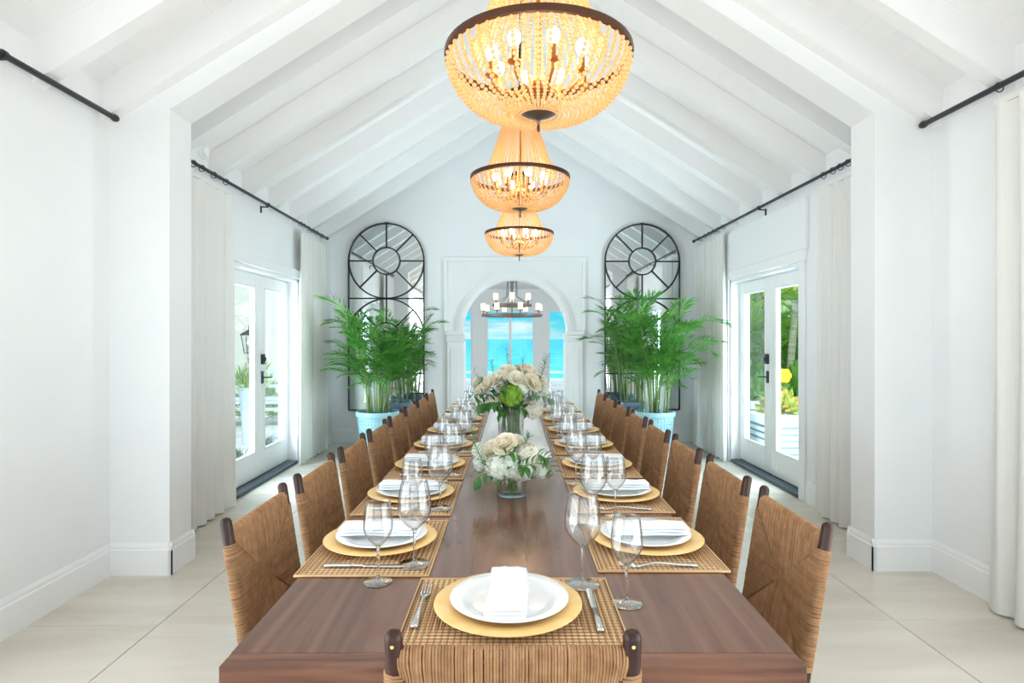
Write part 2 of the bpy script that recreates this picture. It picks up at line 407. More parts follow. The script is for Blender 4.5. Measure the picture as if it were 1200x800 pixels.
# portal: two piers and a sloping header across the hall
def portal(hw, y0, y1, z_sh):
    b = MB()
    xi = [CX-hw, CX+hw]
    def zo(x): return z_sh+.64*(hw-abs(x-CX))
    def prism(pts):
        n = len(pts); v = [(x, y0, z) for x, z in pts]+[(x, y1, z) for x, z in pts]
        b.add(v, [tuple(range(n)), tuple(range(2*n-1, n-1, -1))]+[(i, i+n, (i+1) % n+n, (i+1) % n) for i in range(n)])
    prism([(XL-.01, 0), (xi[0], 0), (xi[0], z_sh), (XL-.01, z_sh)])
    prism([(xi[1], 0), (XR+.01, 0), (XR+.01, z_sh), (xi[1], z_sh)])
    prism([(XL-.01, z_sh), (xi[0], z_sh), (CX, zo(CX)), (CX, zc(CX)), (XL-.01, zc(XL))])
    prism([(xi[1], z_sh), (XR+.01, z_sh), (XR+.01, zc(XR)), (CX, zc(CX)), (CX, zo(CX))])
    return b
po = portal(2.07, 3.505, 3.745, 2.705).build('trim_1', M['wall']); struct(po, 'white sloping portal with two square piers across the hall', 'portal')
# side walls
def side_wall(name, s, x, d0, d1, win, label):
    xo = x+s*.22
    a, b_ = min(x, xo), max(x, xo)
    zt = zc(x)+.04
    w = MB()
    segs = [(YN-.2, win[0]), (win[1], d0), (d1, YF+.22)]
    for ya, yb in segs: w.box(a, b_, ya, yb, 0, zt)
    w.box(a, b_, win[0], win[1], 0, .12); w.box(a, b_, win[0], win[1], 2.45, zt)
    w.box(a, b_, d0, d1, 2.03, zt)
    o = w.build(name, M['wall']); struct(o, label, 'wall'); return o
DL = (5.07, 6.68); DR = (5.08, 6.68)
wl = side_wall('wall_left', -1, XL, DL[0], DL[1], (-1.3, 2.0), 'white left wall with a pair of glazed doors')
wr = side_wall('wall_right', 1, XR, DR[0], DR[1], (-1.4, 1.9), 'white right wall with a pair of glazed doors')
# proud panel over the right door
pn = MB().bbox(XR-.035, XR, 4.93, 6.9, 2.12, 2.55, .006).build('trim_2', M['trim']); struct(pn, 'raised white panel above the right pair of doors', 'panel')
# far wall with arch
AX = .139; AR = .70; ASP = 1.46
w = MB()
def arch_z(x):
    d = abs(x-AX)
    return ASP+math.sqrt(max(0, AR*AR-d*d)) if d < AR else 0
def col_prism(w, xa, xb, za, zb, zta, ztb, y0, y1):
    v = [(xa, y0, za), (xb, y0, zb), (xb, y0, ztb), (xa, y0, zta), (xa, y1, za), (xb, y1, zb), (xb, y1, ztb), (xa, y1, zta)]
    w.add(v, [(0,1,2,3),(7,6,5,4),(0,4,5,1),(3,2,6,7),(1,5,6,2),(4,0,3,7)])
col_prism(w, XL-.2, AX-AR, 0, 0, zc(XL-.2)+.04, zc(AX-AR)+.04, YF, YF+.24)
col_prism(w, AX+AR, XR+.2, 0, 0, zc(AX+AR)+.04, zc(XR+.2)+.04, YF, YF+.24)
n = 40
for i in range(n):
    t0 = -math.cos(PI*i/n); t1 = -math.cos(PI*(i+1)/n)
    xa, xb = AX+AR*t0, AX+AR*t1
    za = ASP+AR*math.sqrt(max(0, 1-t0*t0)); zb = ASP+AR*math.sqrt(max(0, 1-t1*t1))
    col_prism(w, xa, xb, za, zb, zc(xa)+.04, zc(xb)+.04, YF, YF+.24)
wf = w.build('wall_far', M['wall']); struct(wf, 'white gable wall at the far end with an arched opening', 'wall')
# arch trim: archivolt, pilasters, capitals, framed panel
def ring_arc(b, cx, cz, r0, r1, y0, y1, a0=0, a1=PI, n=40):
    v = []; f = []
    for i in range(n+1):
        a = a0+(a1-a0)*i/n
        for r, y in ((r0, y0), (r1, y0), (r1, y1), (r0, y1)): v.append((cx+r*math.cos(a), y, cz+r*math.sin(a)))
    for i in range(n):
        for k in range(4):
            k2 = (k+1) % 4; f.append((i*4+k, (i+1)*4+k, (i+1)*4+k2, i*4+k2))
    b.add(v, f)
tr = empty('trim_3', (AX, YF, 0)); struct(tr, 'white moulded surround of the far arch with pilasters and capitals', 'arch surround')
b = MB(); ring_arc(b, 0, ASP, AR-.005, AR+.045, -.05, .01); ring_arc(b, 0, ASP, AR+.04, AR+.085, -.03, .01)
b.build('archivolt', M['trim'], tr, auto=35)
for s in (-1, 1):
    b = MB(); xa, xb = sorted((s*(AR+.0), s*(AR+.20)))
    b.bbox(xa, xb, -.045, .0, 0, 1.34, .006); b.bbox(xa+.045, xb-.045, -.055, -.04, .2, 1.26, .004); b.bbox(xa-.01, xb+.01, -.06, 0, 0, .18, .006)
    b.build('pilaster', M['trim'], tr)
    b = MB(); b.bbox(xa-.01, xb+.01, -.065, .0, 1.34, 1.38, .005); b.bbox(xa-.0, xb+.0, -.055, 0, 1.38, 1.42, .005); b.bbox(xa-.025, xb+.025, -.08, 0, 1.42, 1.475, .008)
    b.build('capital', M['trim'], tr)
    b = MB()
    xa, xb = sorted((s*AR, s*(AR-.035)))
    b.bbox(xa, xb, .02, .22, 0, 1.34, .005); b.bbox(xa-.01, xb+.01, .0, .24, 1.36, 1.44, .006)
    b.build('jamb_column', M['trim'], tr)
b = MB(); hx = .945
b.bbox(-hx, -hx+.045, -.03, 0, 1.475, 2.42, .006); b.bbox(hx-.045, hx, -.03, 0, 1.475, 2.42, .006); b.bbox(-hx-.02, hx+.02, -.035, 0, 2.40, 2.455, .006)
b.build('panel_frame', M['trim'], tr)
# near wall behind the camera, with a wide opening added to let in light
w = MB(); z1 = 2.5
w.box(XL-.2, XL+.35, YN-.22, YN, 0, 2.9); w.box(XR-.35, XR+.2, YN-.22, YN, 0, 2.9); w.box(XL+.35, XR-.35, YN-.22, YN, 0, .1)
for s in (-1, 1):
    xe = XL-.2 if s < 0 else XR+.2
    xa, xb = (xe, CX) if s < 0 else (CX, xe)
    xm = XL+.35 if s < 0 else XR-.35
    if s < 0: col_prism(w, XL+.35, CX, z1, z1, zc(XL+.35)+.04, zc(CX)+.04, YN-.22, YN)
    else: col_prism(w, CX, XR-.35, z1, z1, zc(CX)+.04, zc(XR-.35)+.04, YN-.22, YN)
wn = w.build('wall_near', M['wall']); struct(wn, 'white wall behind the viewer with an added wide opening for light', 'wall')
# baseboards
def bboard(name, segs, label):
    b = MB()
    for (xa, ya, xb, yb) in segs:      # runs along from a to b, sticking out to the left of travel
        d = Vector((xb-xa, yb-ya, 0)); Ln = d.length; d.normalize()
        mx = T((xa, ya, 0))@RZ(math.atan2(d.y, d.x))
        prof = [(0, 0), (.018, 0), (.018, .145), (.012, .150), (.012, .165), (.004, .185), (0, .185)]
        v = [(0, y, z) for y, z in prof]+[(Ln, y, z) for y, z in prof]; n = len(prof)
        b.add(v, [tuple(range(n-1, -1, -1)), tuple(range(n, 2*n))]+[(i, (i+1) % n, (i+1) % n+n, i+n) for i in range(n)], mx)
    o = b.build(name, M['trim']); return struct(o, label, 'baseboard')
xl, xr = CX-2.07, CX+2.07
bboard('baseboard_left', [(XL, 3.505, XL, 2.0), (xl+.018, 3.505, XL, 3.505), (xl, 3.745, xl, 3.487), (XL, DL[0]-.12, XL, 3.745), (XL, YF, XL, DL[1]+.12), (XL, 3.745, xl+.018, 3.745)], 'white baseboard along the left wall and pier')
bboard('baseboard_right', [(XR, 1.9, XR, 3.505), (XR, 3.505, xr-.018, 3.505), (xr, 3.487, xr, 3.745), (XR, 3.745, XR, DR[0]-.12), (XR, DR[1]+.12, XR, YF), (xr-.018, 3.745, XR, 3.745)], 'white baseboard along the right wall and pier')
bboard('baseboard_far', [(AX-AR-.2, YF, XL, YF), (XR, YF, AX+AR+.2, YF)], 'white baseboard along the far wall')
# french doors
def french(name, s, x, d0, d1, label):
    R = empty(name, (x, (d0+d1)/2, 0)); struct(R, label, 'door')
    hw = (d1-d0)/2
    def bx(b, xa, xb, *r):       # local x measured outward from wall face
        xa, xb = sorted((s*xa, s*xb)); b.bbox(xa, xb, *r, .004)
    b = MB(); c = .10
    bx(b, -.022, 0, -hw-c, -hw, 0, 2.03+c); bx(b, -.022, 0, hw, hw+c, 0, 2.03+c); bx(b, -.03, 0, -hw-c-.02, hw+c+.02, 2.03, 2.03+c)
    b.build('casing', M['trim'], R)
    b = MB(); bx(b, 0, .2, -hw, -hw+.035, 0, 2.03); bx(b, 0, .2, hw-.035, hw, 0, 2.03); bx(b, 0, .2, -hw, hw, 1.995, 2.03)
    b.build('door_frame', M['trim'], R)
    b = MB(); bx(b, -.01, .2, -hw+.035, hw-.035, .0, .03); b.build('threshold', M['dark_threshold'], R)
    lw = hw-.037
    for k, (ya, yb) in enumerate(((-lw, -.002), (.002, lw))):
        st = .115; z0, z1 = .035, 1.99; zb, zt = .035+.24, 1.99-.12
        b = MB(); t0, t1 = .10, .145
        bx(b, t0, t1, ya, ya+st, z0, z1); bx(b, t0, t1, yb-st, yb, z0, z1); bx(b, t0, t1, ya+st, yb-st, z0, zb); bx(b, t0, t1, ya+st, yb-st, zt, z1)
        lf = b.build('door_leaf', M['trim'], R)
        g = MB(); xa, xb = sorted((s*(t0+.02), s*(t0+.025))); g.box(xa, xb, ya+st-.01, yb-st+.01, zb-.01, zt+.01); g.build('glass_pane', M['pane'], lf)
        g = MB()
        for q in ((ya+st, ya+st+.014, zb, zt), (yb-st-.014, yb-st, zb, zt), (ya+st, yb-st, zb, zb+.014), (ya+st, yb-st, zt-.014, zt)): bx(g, t0-.006, t0+.02, *q)
        g.build('glazing_bead', M['trim'], lf)
        if k == 1:      # lever handle and deadlock on the far leaf, beside the meeting stile
            h = MB(); y = ya+.055
            bx(h, .088, .10, y-.022, y+.022, .93, 1.05)
            h.tube([(s*.09, y, .99), (s*.05, y, .99), (s*.045, y+.02, .99), (s*.045, y+.11, .985)], .007, 8)
            h.build('door_handle', M['iron'], lf, auto=40)
            h = MB(); bx(h, .075, .10, y-.028, y+.028, 1.12, 1.22); bx(h, .06, .078, y-.015, y+.015, 1.15, 1.19); h.build('deadlock', M['iron'], lf)
    return R
M['dark_threshold'] = mat('dark_sill', (.06, .09, .12), .4, metal=.5)
french('door_1', -1, XL, *DL, 'pair of white glazed doors in the left wall opening on the courtyard')
french('door_2', 1, XR, *DR, 'pair of white glazed doors in the right wall opening on the palm garden')
# windows of the near end (out of view; frames carry the daylight openings)
def big_window(name, s, x, y0, y1):
    R = empty(name, (x, (y0+y1)/2, 0)); struct(R, 'white framed window at the near end of the room', 'window')
    hw = (y1-y0)/2; b = MB()
    def bx(xa, xb, *r):
        xa, xb = sorted((s*xa, s*xb)); b.bbox(xa, xb, *r, .004)
    bx(.05, .12, -hw, -hw+.08, .12, 2.45); bx(.05, .12, hw-.08, hw, .12, 2.45); bx(.05, .12, -hw+.08, hw-.08, 2.37, 2.45); bx(.05, .12, -hw+.08, hw-.08, .12, .2)
    bx(.05, .12, -.05, .05, .2, 2.37)
    b.build('window_frame', M['trim'], R)
big_window('window_1', -1, XL, -1.3, 2.0); big_window('window_2', 1, XR, -1.4, 1.9)

# ---------------- sea room beyond the arch
Y2 = 14.5; X2L, X2R = XL+.1, XR-.1; H2 = 2.58
w = MB(); w.box(X2L-.15, X2L, YF+.24, Y2+.2, 0, H2+.1); w.box(X2R, X2R+.15, YF+.24, Y2+.2, 0, H2+.1)
ws = w.build('wall_sea_sides', M['wall']); struct(ws, 'white side walls of the room beyond the arch', 'wall')
c2 = MB().box(X2L-.15, X2R+.15, YF+.24, Y2+.2, H2, H2+.12).build('ceiling_sea_room', M['wall']); struct(c2, 'flat white ceiling of the room beyond the arch', 'ceiling')
w = MB(); zt = 2.06
w.box(X2L, X2R, Y2, Y2+.2, zt, H2)
for xa, xb in ((X2L, AX-1.75), (AX-.93, AX-.58), (AX+.58, AX+.93), (AX+1.75, X2R)): w.box(xa, xb, Y2, Y2+.2, 0, zt)
wsea = w.build('wall_sea', M['wall']); struct(wsea, 'white wall of tall windows facing the sea', 'wall')
def sea_win(name, xa, xb, z0, mid, label):
    R = empty(name, ((xa+xb)/2, Y2, 0)); struct(R, label, 'window'); hw = (xb-xa)/2
    b = MB(); f = .03
    b.bbox(-hw, -hw+f, .03, .1, z0, zt); b.bbox(hw-f, hw, .03, .1, z0, zt); b.bbox(-hw+f, hw-f, .03, .1, zt-f, zt); b.bbox(-hw+f, hw-f, .03, .1, z0, z0+.06)
    if mid: b.bbox(-.032, .032, .03, .1, z0+.06, zt-f)
    b.build('window_frame', M['trim'], R)
    MB().box(-hw+f, hw-f, .06, .066, z0+.06, zt-f).build('glass_pane', M['pane'], R)
sea_win('window_3', AX-1.75, AX-.93, 0, 0, 'tall window on the left of the sea-facing wall')
sea_win('window_4', AX-.58, AX+.58, 0, 1, 'double window in the middle of the sea-facing wall')
sea_win('window_5', AX+.93, AX+1.75, 0, 0, 'tall window on the right of the sea-facing wall')

# ================================================================ CURTAINS AND RODS
def curtain(name, x, y0, y1, ztop, zbot, folds, label, grp, seed=1, amp=.034):
    random.seed(seed)
    n = folds*12; b = MB(); ph = random.random()*6; amps = [amp*(.7+.6*random.random()) for _ in range(folds+2)]
    rows = [0, .02, .25, .5, .75, 1]
    vs = []; L_ = y1-y0
    for side in (0, 1):
        for r in rows:
            z = ztop+(zbot-ztop)*r
            for i in range(n+1):
                t = i/n; fi = t*folds; a = amps[int(fi)]*(1-(int(fi) % 2)*.2)
                wgl = math.sin(2*PI*fi+ph+.5*math.sin(3*r+fi))*a*(.55+.45*r)
                spread = 1+.06*r
                vs.append((wgl*(.8)+(.002 if side else -.002), (t-.5)*L_*spread+.012*math.sin(5*fi+4*r), z))
    f = []; R_ = len(rows); n1 = n+1
    for s in range(2):
        for r in range(R_-1):
            for i in range(n):
                a = s*R_*n1+r*n1+i; q = (a, a+1, a+n1+1, a+n1)
                f.append(q if s else q[::-1])
    b.add(vs, f)
    o = empty(name, (x, (y0+y1)/2, 0), 0, label, 'curtain', grp)
    b.build('curtain_panel', M['curtain'], o, smooth=True)
    h = MB(); h.box(-.006, .006, -L_/2+.02, L_/2-.02, ztop-.01, ztop+.02)
    h.build('heading_tape', M['curtain'], o)
    return o
curtain('curtain', XL+.078, 3.96, 4.86, 2.54, .012, 6, 'white curtain in front of left wall, nearer of the pair beside the left doors', 'white curtains', 3)
curtain('curtain', XL+.078, 6.50, 7.40, 2.53, .012, 7, 'white curtain on left wall, farther one between left doors and palm', 'white curtains', 4)
curtain('curtain', XR-.078, 4.0, 4.64, 2.54, .012, 5, 'white curtain in front of right wall, just past the right pier', 'white curtains', 5)
curtain('curtain', XR-.078, 6.62, 7.62, 2.54, .012, 8, 'white curtain on right wall, farther one between right doors and palm', 'white curtains', 6)
curtain('curtain', XR-.078, 2.05, 2.98, 2.54, .012, 7, 'white curtain at the right edge of the picture, before the right pier', 'white curtains', 8)
def rod(x, s, y0, y1, z, rings, brackets, label, r=.013):
    o = empty('curtain_rod', (x, (y0+y1)/2, z), 0, label, 'curtain rod', 'black curtain rods')
    h = (y1-y0)/2; ym = (y0+y1)/2
    MB().tube([(0, -h, 0), (0, h, 0)], r, 12).build('rod', M['iron'], o, auto=40)
    for q in (-1, 1):
        MB().lathe([(0, -.03), (.016, -.028), (.021, -.015), (.021, .0), (.017, .012), (.014, .03)], 12, T((0, q*(h+.01), 0))@RX(PI/2*q)).build('finial', M['iron'], o, auto=40)
    for y in brackets:
        b = MB(); b.tube([(0, y-ym, -.02), (s*.065, y-ym, -.02), ], .006, 8); b.tube([(0, y-ym-.012, .0), (0, y-ym+.012, 0)], r+.006, 12)
        xa, xb = sorted((s*.06, s*.072)); b.bbox(xa, xb, y-ym-.010, y-ym+.010, -.075, -.01, .003)
        b.build('bracket', M['iron'], o, auto=40)
    for y in rings:
        pts = [(.0+.022*math.sin(a), y-ym, -.008+.024*math.cos(a)) for a in [2*PI*i/14 for i in range(14)]]
        MB().tube(pts, .003, 5, closed=True).build('curtain_ring', M['iron'], o, smooth=True)
    return o
rod(XL+.072, -1, 3.90, 7.50, 2.63, [4.04, 4.14, 4.3, 4.42, 4.6, 4.8, 6.55, 6.65, 6.8, 6.95, 7.1, 7.3], [5.65], 'thin black curtain rod above the left doors beyond the pier')
rod(XR-.072, 1, 3.90, 7.72, 2.64, [4.05, 4.15, 4.25, 4.35, 4.45, 4.58, 6.7, 6.85, 7.0, 7.15, 7.3, 7.5], [5.75], 'thin black curtain rod above the right doors beyond the pier')
rod(XL+.072, -1, -1.4, 3.42, 2.63, [2.1], [2.68, -.9], 'black curtain rod high on the left wall before the pier', .015)
rod(XR-.072, 1, -1.4, 3.46, 2.63, [2.1, 2.25, 2.4, 2.55, 2.75, 2.94], [2.7, -.9], 'black curtain rod high on the right wall before the pier', .015)
# smoke detector
o = empty('smoke_detector', (XL, 4.56, 2.79), 0, 'round white smoke detector high on the left wall above the curtain rod', 'smoke detector')
MB().lathe([(.058, 0), (.058, .012), (.05, .02)], 28, RY(PI/2), cap1=True).build('base_plate', M['trim'], o, auto=30)
MB().lathe([(.044, .02), (.044, .03), (.038, .04), (.02, .043), (0, .043)], 28, RY(PI/2)).build('cover', M['trim'], o, auto=30)

# ================================================================ MIRRORS
def mirror(x, label):
    o = empty('arched_mirror', (x, YF, 0), 0, label, 'mirror', 'tall arched mirrors on the far wall')
    hw = .495; z0 = .43; ztop = 2.40; zm = 1.905; z2 = 1.405; t = .011
    pts = [(-hw, z0), (hw, z0)]+[(hw*math.cos(a), ztop+hw*math.sin(a)) for a in [PI*i/32 for i in range(33)]]
    v = [(px, -.030, pz) for px, pz in pts]+[(px, -.012, pz) for px, pz in pts]; n = len(pts)
    MB().add(v, [tuple(range(n)), tuple(range(2*n-1, n-1, -1))]+[(i, i+n, (i+1) % n+n, (i+1) % n) for i in range(n)]).build('mirror_glass', M['mirror'], o)
    y = -.040
    def bar(nm, p, q, w=t*.8):
        p = Vector((p[0], y, p[1])); q = Vector((q[0], y, q[1])); d = (q-p); L_ = d.length; a = math.atan2(d.z, d.x)
        MB().bbox(0, L_, -.01, .01, -w, w, .002, T(p)@RY(-a)).build(nm, M['iron'], o)
    def circ(nm, cz, r, a0=0, a1=2*PI, n=48, w=t*.85):
        b = MB(); ring_arc(b, 0, cz, r-w, r+w, y-.01, y+.01, a0, a1, n); b.build(nm, M['iron'], o, auto=35)
    bar('frame_side', (-hw, z0), (-hw, ztop)); bar('frame_side', (hw, z0), (hw, ztop)); bar('frame_bottom', (-hw, z0), (hw, z0))
    circ('frame_circle', ztop, hw); circ('inner_ring', ztop, .178)
    for k in range(8):
        a = k*PI/4; bar('spoke', (.178*math.cos(a), ztop+.178*math.sin(a)), (hw*math.cos(a), ztop+hw*math.sin(a)))
    bar('cross_bar', (-hw, zm), (hw, zm))
    circ('lower_arch', z2, hw, 0, PI); circ('lower_ring', z2, .178)
    for k in range(8):
        a = k*PI/4; q = hw if k <= 4 else hw*.98
        bar('lower_spoke', (.178*math.cos(a), z2+.178*math.sin(a)), (q*math.cos(a), z2+q*math.sin(a)))
    bar('cross_bar', (-hw, z2-hw), (hw, z2-hw)); bar('centre_bar', (0, z2-hw), (0, z0))
    MB().bbox(-.03, .03, -.03, 0, ztop+hw+.005, ztop+hw+.02, .003).build('hanging_bracket', M['iron'], o)
mirror(-1.56, 'tall arched black-framed mirror left of the arch, behind the left palms')
mirror(1.83, 'tall arched black-framed mirror right of the arch, behind the right palms')

# ================================================================ POTTED PALMS
def leaflet(b, base, d, nrm, L_, w):
    d = d.normalized(); s = d.cross(nrm).normalized()
    droop = Vector((0, 0, -1))
    p0 = base; p1 = base+d*L_*.45+droop*L_*.04; p2 = base+d*L_+droop*L_*.22
    b.add([p0, p1-s*w, p1+s*w+Vector((0, 0, w*.3)), p2], [(0, 1, 2), (1, 3, 2)])
def frond_mesh(name, L_, n, ll, w, m, curve=.9, seed=0, stem_r=.004, bare=.18):
    random.seed(seed); b = MB(); pts = []
    for i in range(9):
        t = i/8; pts.append(Vector((L_*(t-.12*curve*t*t), 0, L_*curve*(.35*t-.62*t*t))))
    b.tube(pts, [stem_r*(1-.8*i/8) for i in range(9)], 4, caps=False)
    for i in range(n):
        t = bare+(1-bare)*i/(n-1); f = t*8; k = min(7, int(f)); p = pts[k].lerp(pts[k+1], f-k); dr = (pts[k+1]-pts[k]).normalized()
        prof = math.sin(PI*(.12+.80*(t-bare)/(1-bare)))
        for s in (-1, 1):
            a = math.radians(58-30*(t-bare)/(1-bare))+random.uniform(-.12, .12)
            d = dr*math.cos(a)+Vector((0, s, 0))*math.sin(a)+Vector((0, 0, .25+random.uniform(-.15, .15)))
            leaflet(b, p, d, Vector((0, 0, 1)), ll*(.35+.65*prof)*random.uniform(.85, 1.1), w)
    return b.mesh(name, m)
FR = [frond_mesh('frond', .46, 18, .21, .0075, M['palm'], c, s) for s, c in ((1, .7), (2, 1.0), (3, .45))]
def pot(x, y, r, h, m, label, lattice):
    o = empty('plant_pot', (x, y, 0), 0, label, 'plant pot', 'ceramic pots below the mirrors')
    rb = r*.74
    b = MB(); b.lathe([(0, 0.0), (rb, 0.0), (rb+.005, .02), (r*.97, h-.06), (r*1.06, h-.055), (r*1.08, h-.02), (r*1.06, h), (r*.96, h), (r*.92, h-.05)], 40)
    b.build('pot_body', m, o, auto=35)
    MB().lathe([(0, h-.045), (r*.94, h-.045)], 24).build('soil', M['soil'], o)
    if lattice:
        b = MB()
        for k in range(36):
            for j in range(6):
                t = .45+.075*j; z = h*t; rr = rb+(r*.97-rb)*t+.003; a = 2*PI*k/36
                b.box(-.004, .009, -.012, .012, -.011, .011, T((rr*math.cos(a), rr*math.sin(a), z))@RZ(a))
        lt = b.build('basket_relief', m, o); lt['kind'] = 'stuff'
    return o
def palm(x, y, z, n, h, spread, label, seed, rz=0, top=None):
    random.seed(seed)
    o = empty('potted_palm', (x, y, z), 0, label, 'palm', 'palms in the pots below the mirrors')
    for k in range(n):
        a = 2*PI*k/n+random.uniform(-.3, .3); r0 = random.uniform(.02, .17); hh = h*random.uniform(.55, 1.0)
        lean = random.uniform(.05, .35)*spread
        bx_, by_ = r0*math.cos(a), r0*math.sin(a)
        pts = [(bx_, by_, -.03), (bx_+lean*.3*math.cos(a), by_+lean*.3*math.sin(a), hh*.45), (bx_+lean*math.cos(a), by_+lean*math.sin(a), hh)]
        st = MB().tube(pts, [.009, .007, .004], 6).build('cane', M['cane'], o, smooth=True)
        tip = Vector(pts[-1])
        for q in range(random.choice((5, 6, 6, 7))):
            fr = place('frond', random.choice(FR), o)
            yaw = a+random.uniform(-1.5, 1.5) if q else a
            s = random.uniform(.7, 1.05)
            if math.sin(yaw) > .25: s *= .55
            at = Vector(pts[0]).lerp(tip, random.uniform(.35, 1)) if q else tip
            fr.matrix_local = T(at)@RZ(yaw)@RY(-random.uniform(.15, 1.3))@RX(random.uniform(-.4, .4))@Matrix.Scale(s, 4)
    return o
def PX(px, Y): return (px-601)*Y/700.0
x, y = P(PX(443, 6.9), 6.9); pot(x, y, .235, .54, M['pot_aqua'], 'pale aqua basket-patterned pot below the left mirror, in front', True)
palm(x, y, .50, 22, 1.04, .8, 'bushy green palm in the aqua pot below the left mirror', 11)
x, y = P(PX(474, 7.4), 7.4); pot(x, y, .19, .60, M['pot_blue'], 'dark slate pot behind the aqua pot, below the left mirror', False)
palm(x, y, .56, 7, .95, .6, 'smaller palm in the slate pot behind, below the left mirror', 12)
x, y = P(PX(767, 6.9), 6.9); pot(x, y, .22, .54, M['pot_aqua'], 'pale blue basket-patterned pot below the right mirror, in front', True)
palm(x, y, .50, 20, 1.05, .85, 'bushy green palm in the pale blue pot below the right mirror', 23)
x, y = P(PX(738, 7.4), 7.4); pot(x, y, .19, .60, M['pot_blue'], 'dark slate pot behind the pale blue pot, below the right mirror', False)
palm(x, y, .56, 9, 1.4, .5, 'taller palm in the slate pot behind, below the right mirror', 24)

# ================================================================ DINING TABLE
TY0, TY1, TH, TZ = 1.112, 6.13, .548, .76
tx, ty = P(0, (TY0+TY1)/2); TLn = (TY1-TY0)/2
tb = empty('dining_table', (tx, ty, 0), -YAW, 'long walnut dining table with thick top, set for a banquet', 'table')
nb = 5; bwid = (2*TH)/nb
for k in range(nb):
    MB().bbox(-TH+k*bwid, -TH+(k+1)*bwid, -TLn+.05, TLn-.05, TZ-.075, TZ, .0003).build('top_plank', M['walnut'], tb, loc=None)
for s in (-1, 1):
    ya, yb = sorted((s*(TLn-.0498), s*TLn)); MB().bbox(-TH, TH, ya, yb, TZ-.075, TZ, .0015).build('end_board', M['walnut_end'], tb)
    ya, yb = sorted((s*(TLn-.16), s*(TLn-.19))); MB().bbox(-TH+.1, TH-.1, ya, yb, TZ-.17, TZ-.075, .003).build('apron', M['walnut_end'], tb)
    xa, xb = sorted((s*(TH-.1), s*(TH-.13))); MB().bbox(xa, xb, -TLn+.16, TLn-.16, TZ-.17, TZ-.075, .003).build('apron', M['walnut'], tb)
for sx in (-1, 1):
    for yy in (-TLn+.12, 0, TLn-.12): MB().bbox(sx*(TH-.12)-.05, sx*(TH-.12)+.05, yy-.05, yy+.05, 0.001, TZ-.075, .006).build('leg', M['walnut'], tb)
# ---------------------------------------------------------------- chairs
def strand(b, pts, r):
    b.tint = random.random(); b.tube(pts, r, 5, caps=False)
def weave(w, h, zc_, r_post, pitch, cx_gap=0, tub=.0036, taper=.45, top_only=False):
    """rush panel in the XZ plane: width w (between post centres), from z=0 to h, meeting point at height zc_"""
    b = MB(); hw = w/2; taper = .78
    R_ = r_post+tub*.7
    def mid(d): return r_post*(1-taper*d)      # half thickness of the panel, d=0 at the rail .. 1 at the meeting point
    # side strands, wrapping round the posts
    n = int(h/pitch)
    for s in (-1, 1):
        for i in range(n):
            z = (i+.5)*pitch
            u = hw*(1-(z/zc_ if z < zc_ else (h-z)/(h-zc_)))     # |x| reached on the diagonal
            u = max(.002, min(u, hw-.012)); d = 1-u/hw
            sg = .10*(zc_-z)*d       # strands sag towards the meeting point
            pts = [(s*u, mid(d), z+sg), (s*(u*.4+hw*.6), R_*.97, z+sg*.3), (s*hw, R_, z), (s*(hw+R_*.8), R_*.6, z), (s*(hw+R_), 0, z), (s*(hw+R_*.8), -R_*.6, z), (s*hw, -R_, z), (s*(u*.4+hw*.6), -R_*.97, z+sg*.3), (s*u, -mid(d), z+sg)]
            j = random.uniform(-.0007, .0007)
            strand(b, [(x, y+j, z_+j) for x, y, z_ in pts], tub*random.uniform(.9, 1.1))
    # top and bottom strands, wrapping over the rails
    n = int((w-.01)/pitch); Rt = r_post*.8
    for i in range(n):
        x = -hw+.005+(i+.5)*pitch; d = 1-abs(x)/hw
        for top in (1, 0):
            zr = h+.028 if top else -.0
            zd = zc_+(h-zc_)*abs(x)/hw if top else zc_*(1-abs(x)/hw)
            dirn = 1 if top else -1
            if abs(zr-zd) < .01: continue
            m_ = mid(d)
            pts = [(x*.97, m_, zd-dirn*.002), (x, Rt*1.02, zd*.35+zr*.65), (x, Rt, zr-dirn*.004), (x, Rt*.6, zr+dirn*Rt*.6), (x, 0, zr+dirn*Rt*.85), (x, -Rt*.6, zr+dirn*Rt*.6), (x, -Rt, zr-dirn*.004), (x, -Rt*1.02, zd*.35+zr*.65), (x*.97, -m_, zd-dirn*.002)]
            j = random.uniform(-.0007, .0007)
            strand(b, [(px+j, y+j, z_) for px, y, z_ in pts], tub*random.uniform(.9, 1.1))
    return b
random.seed(5)
CHW = .20; PR = .0145
zb0 = .49; ph = .325     # side wraps from z=.49 to .815
ytilt = math.radians(9.0)
def post_y(z): return -.205-(max(0, z-.42))*math.tan(ytilt)
wv = weave(2*CHW, ph/math.cos(ytilt), .165, PR*1.02, .0054, tub=.0027)
wmx = T((0, post_y(zb0), zb0))@RX(ytilt)
back_me = MB().add(wv.v, wv.f, wmx); back_me.t = wv.t; back_me = back_me.mesh('rush_back', M['rope'], True)
core = MB().box(-CHW+.01, CHW-.01, -.002, .002, .0, ph+.01, wmx).mesh('back_core', M['rope_core'])
ws_ = weave(.42, .38, .19, .013, .0085, tub=.0048, taper=.4)
seat_mx = T((0, -.19, .44))@RX(-PI/2)@Matrix.Scale(1, 4)
seat_mx = T((0, -.19, .44))@Matrix(((1, 0, 0, 0), (0, 0, 1, 0), (0, -1, 0, 0), (0, 0, 0, 1)))
sv = MB().add(ws_.v, ws_.f, seat_mx); sv.t = ws_.t; seat_me = sv.mesh('rush_seat', M['rope'], True)
seat_core = MB().box(-.2, .2, -.18, .19, .436, .444).mesh('seat_core', M['rope_core'])
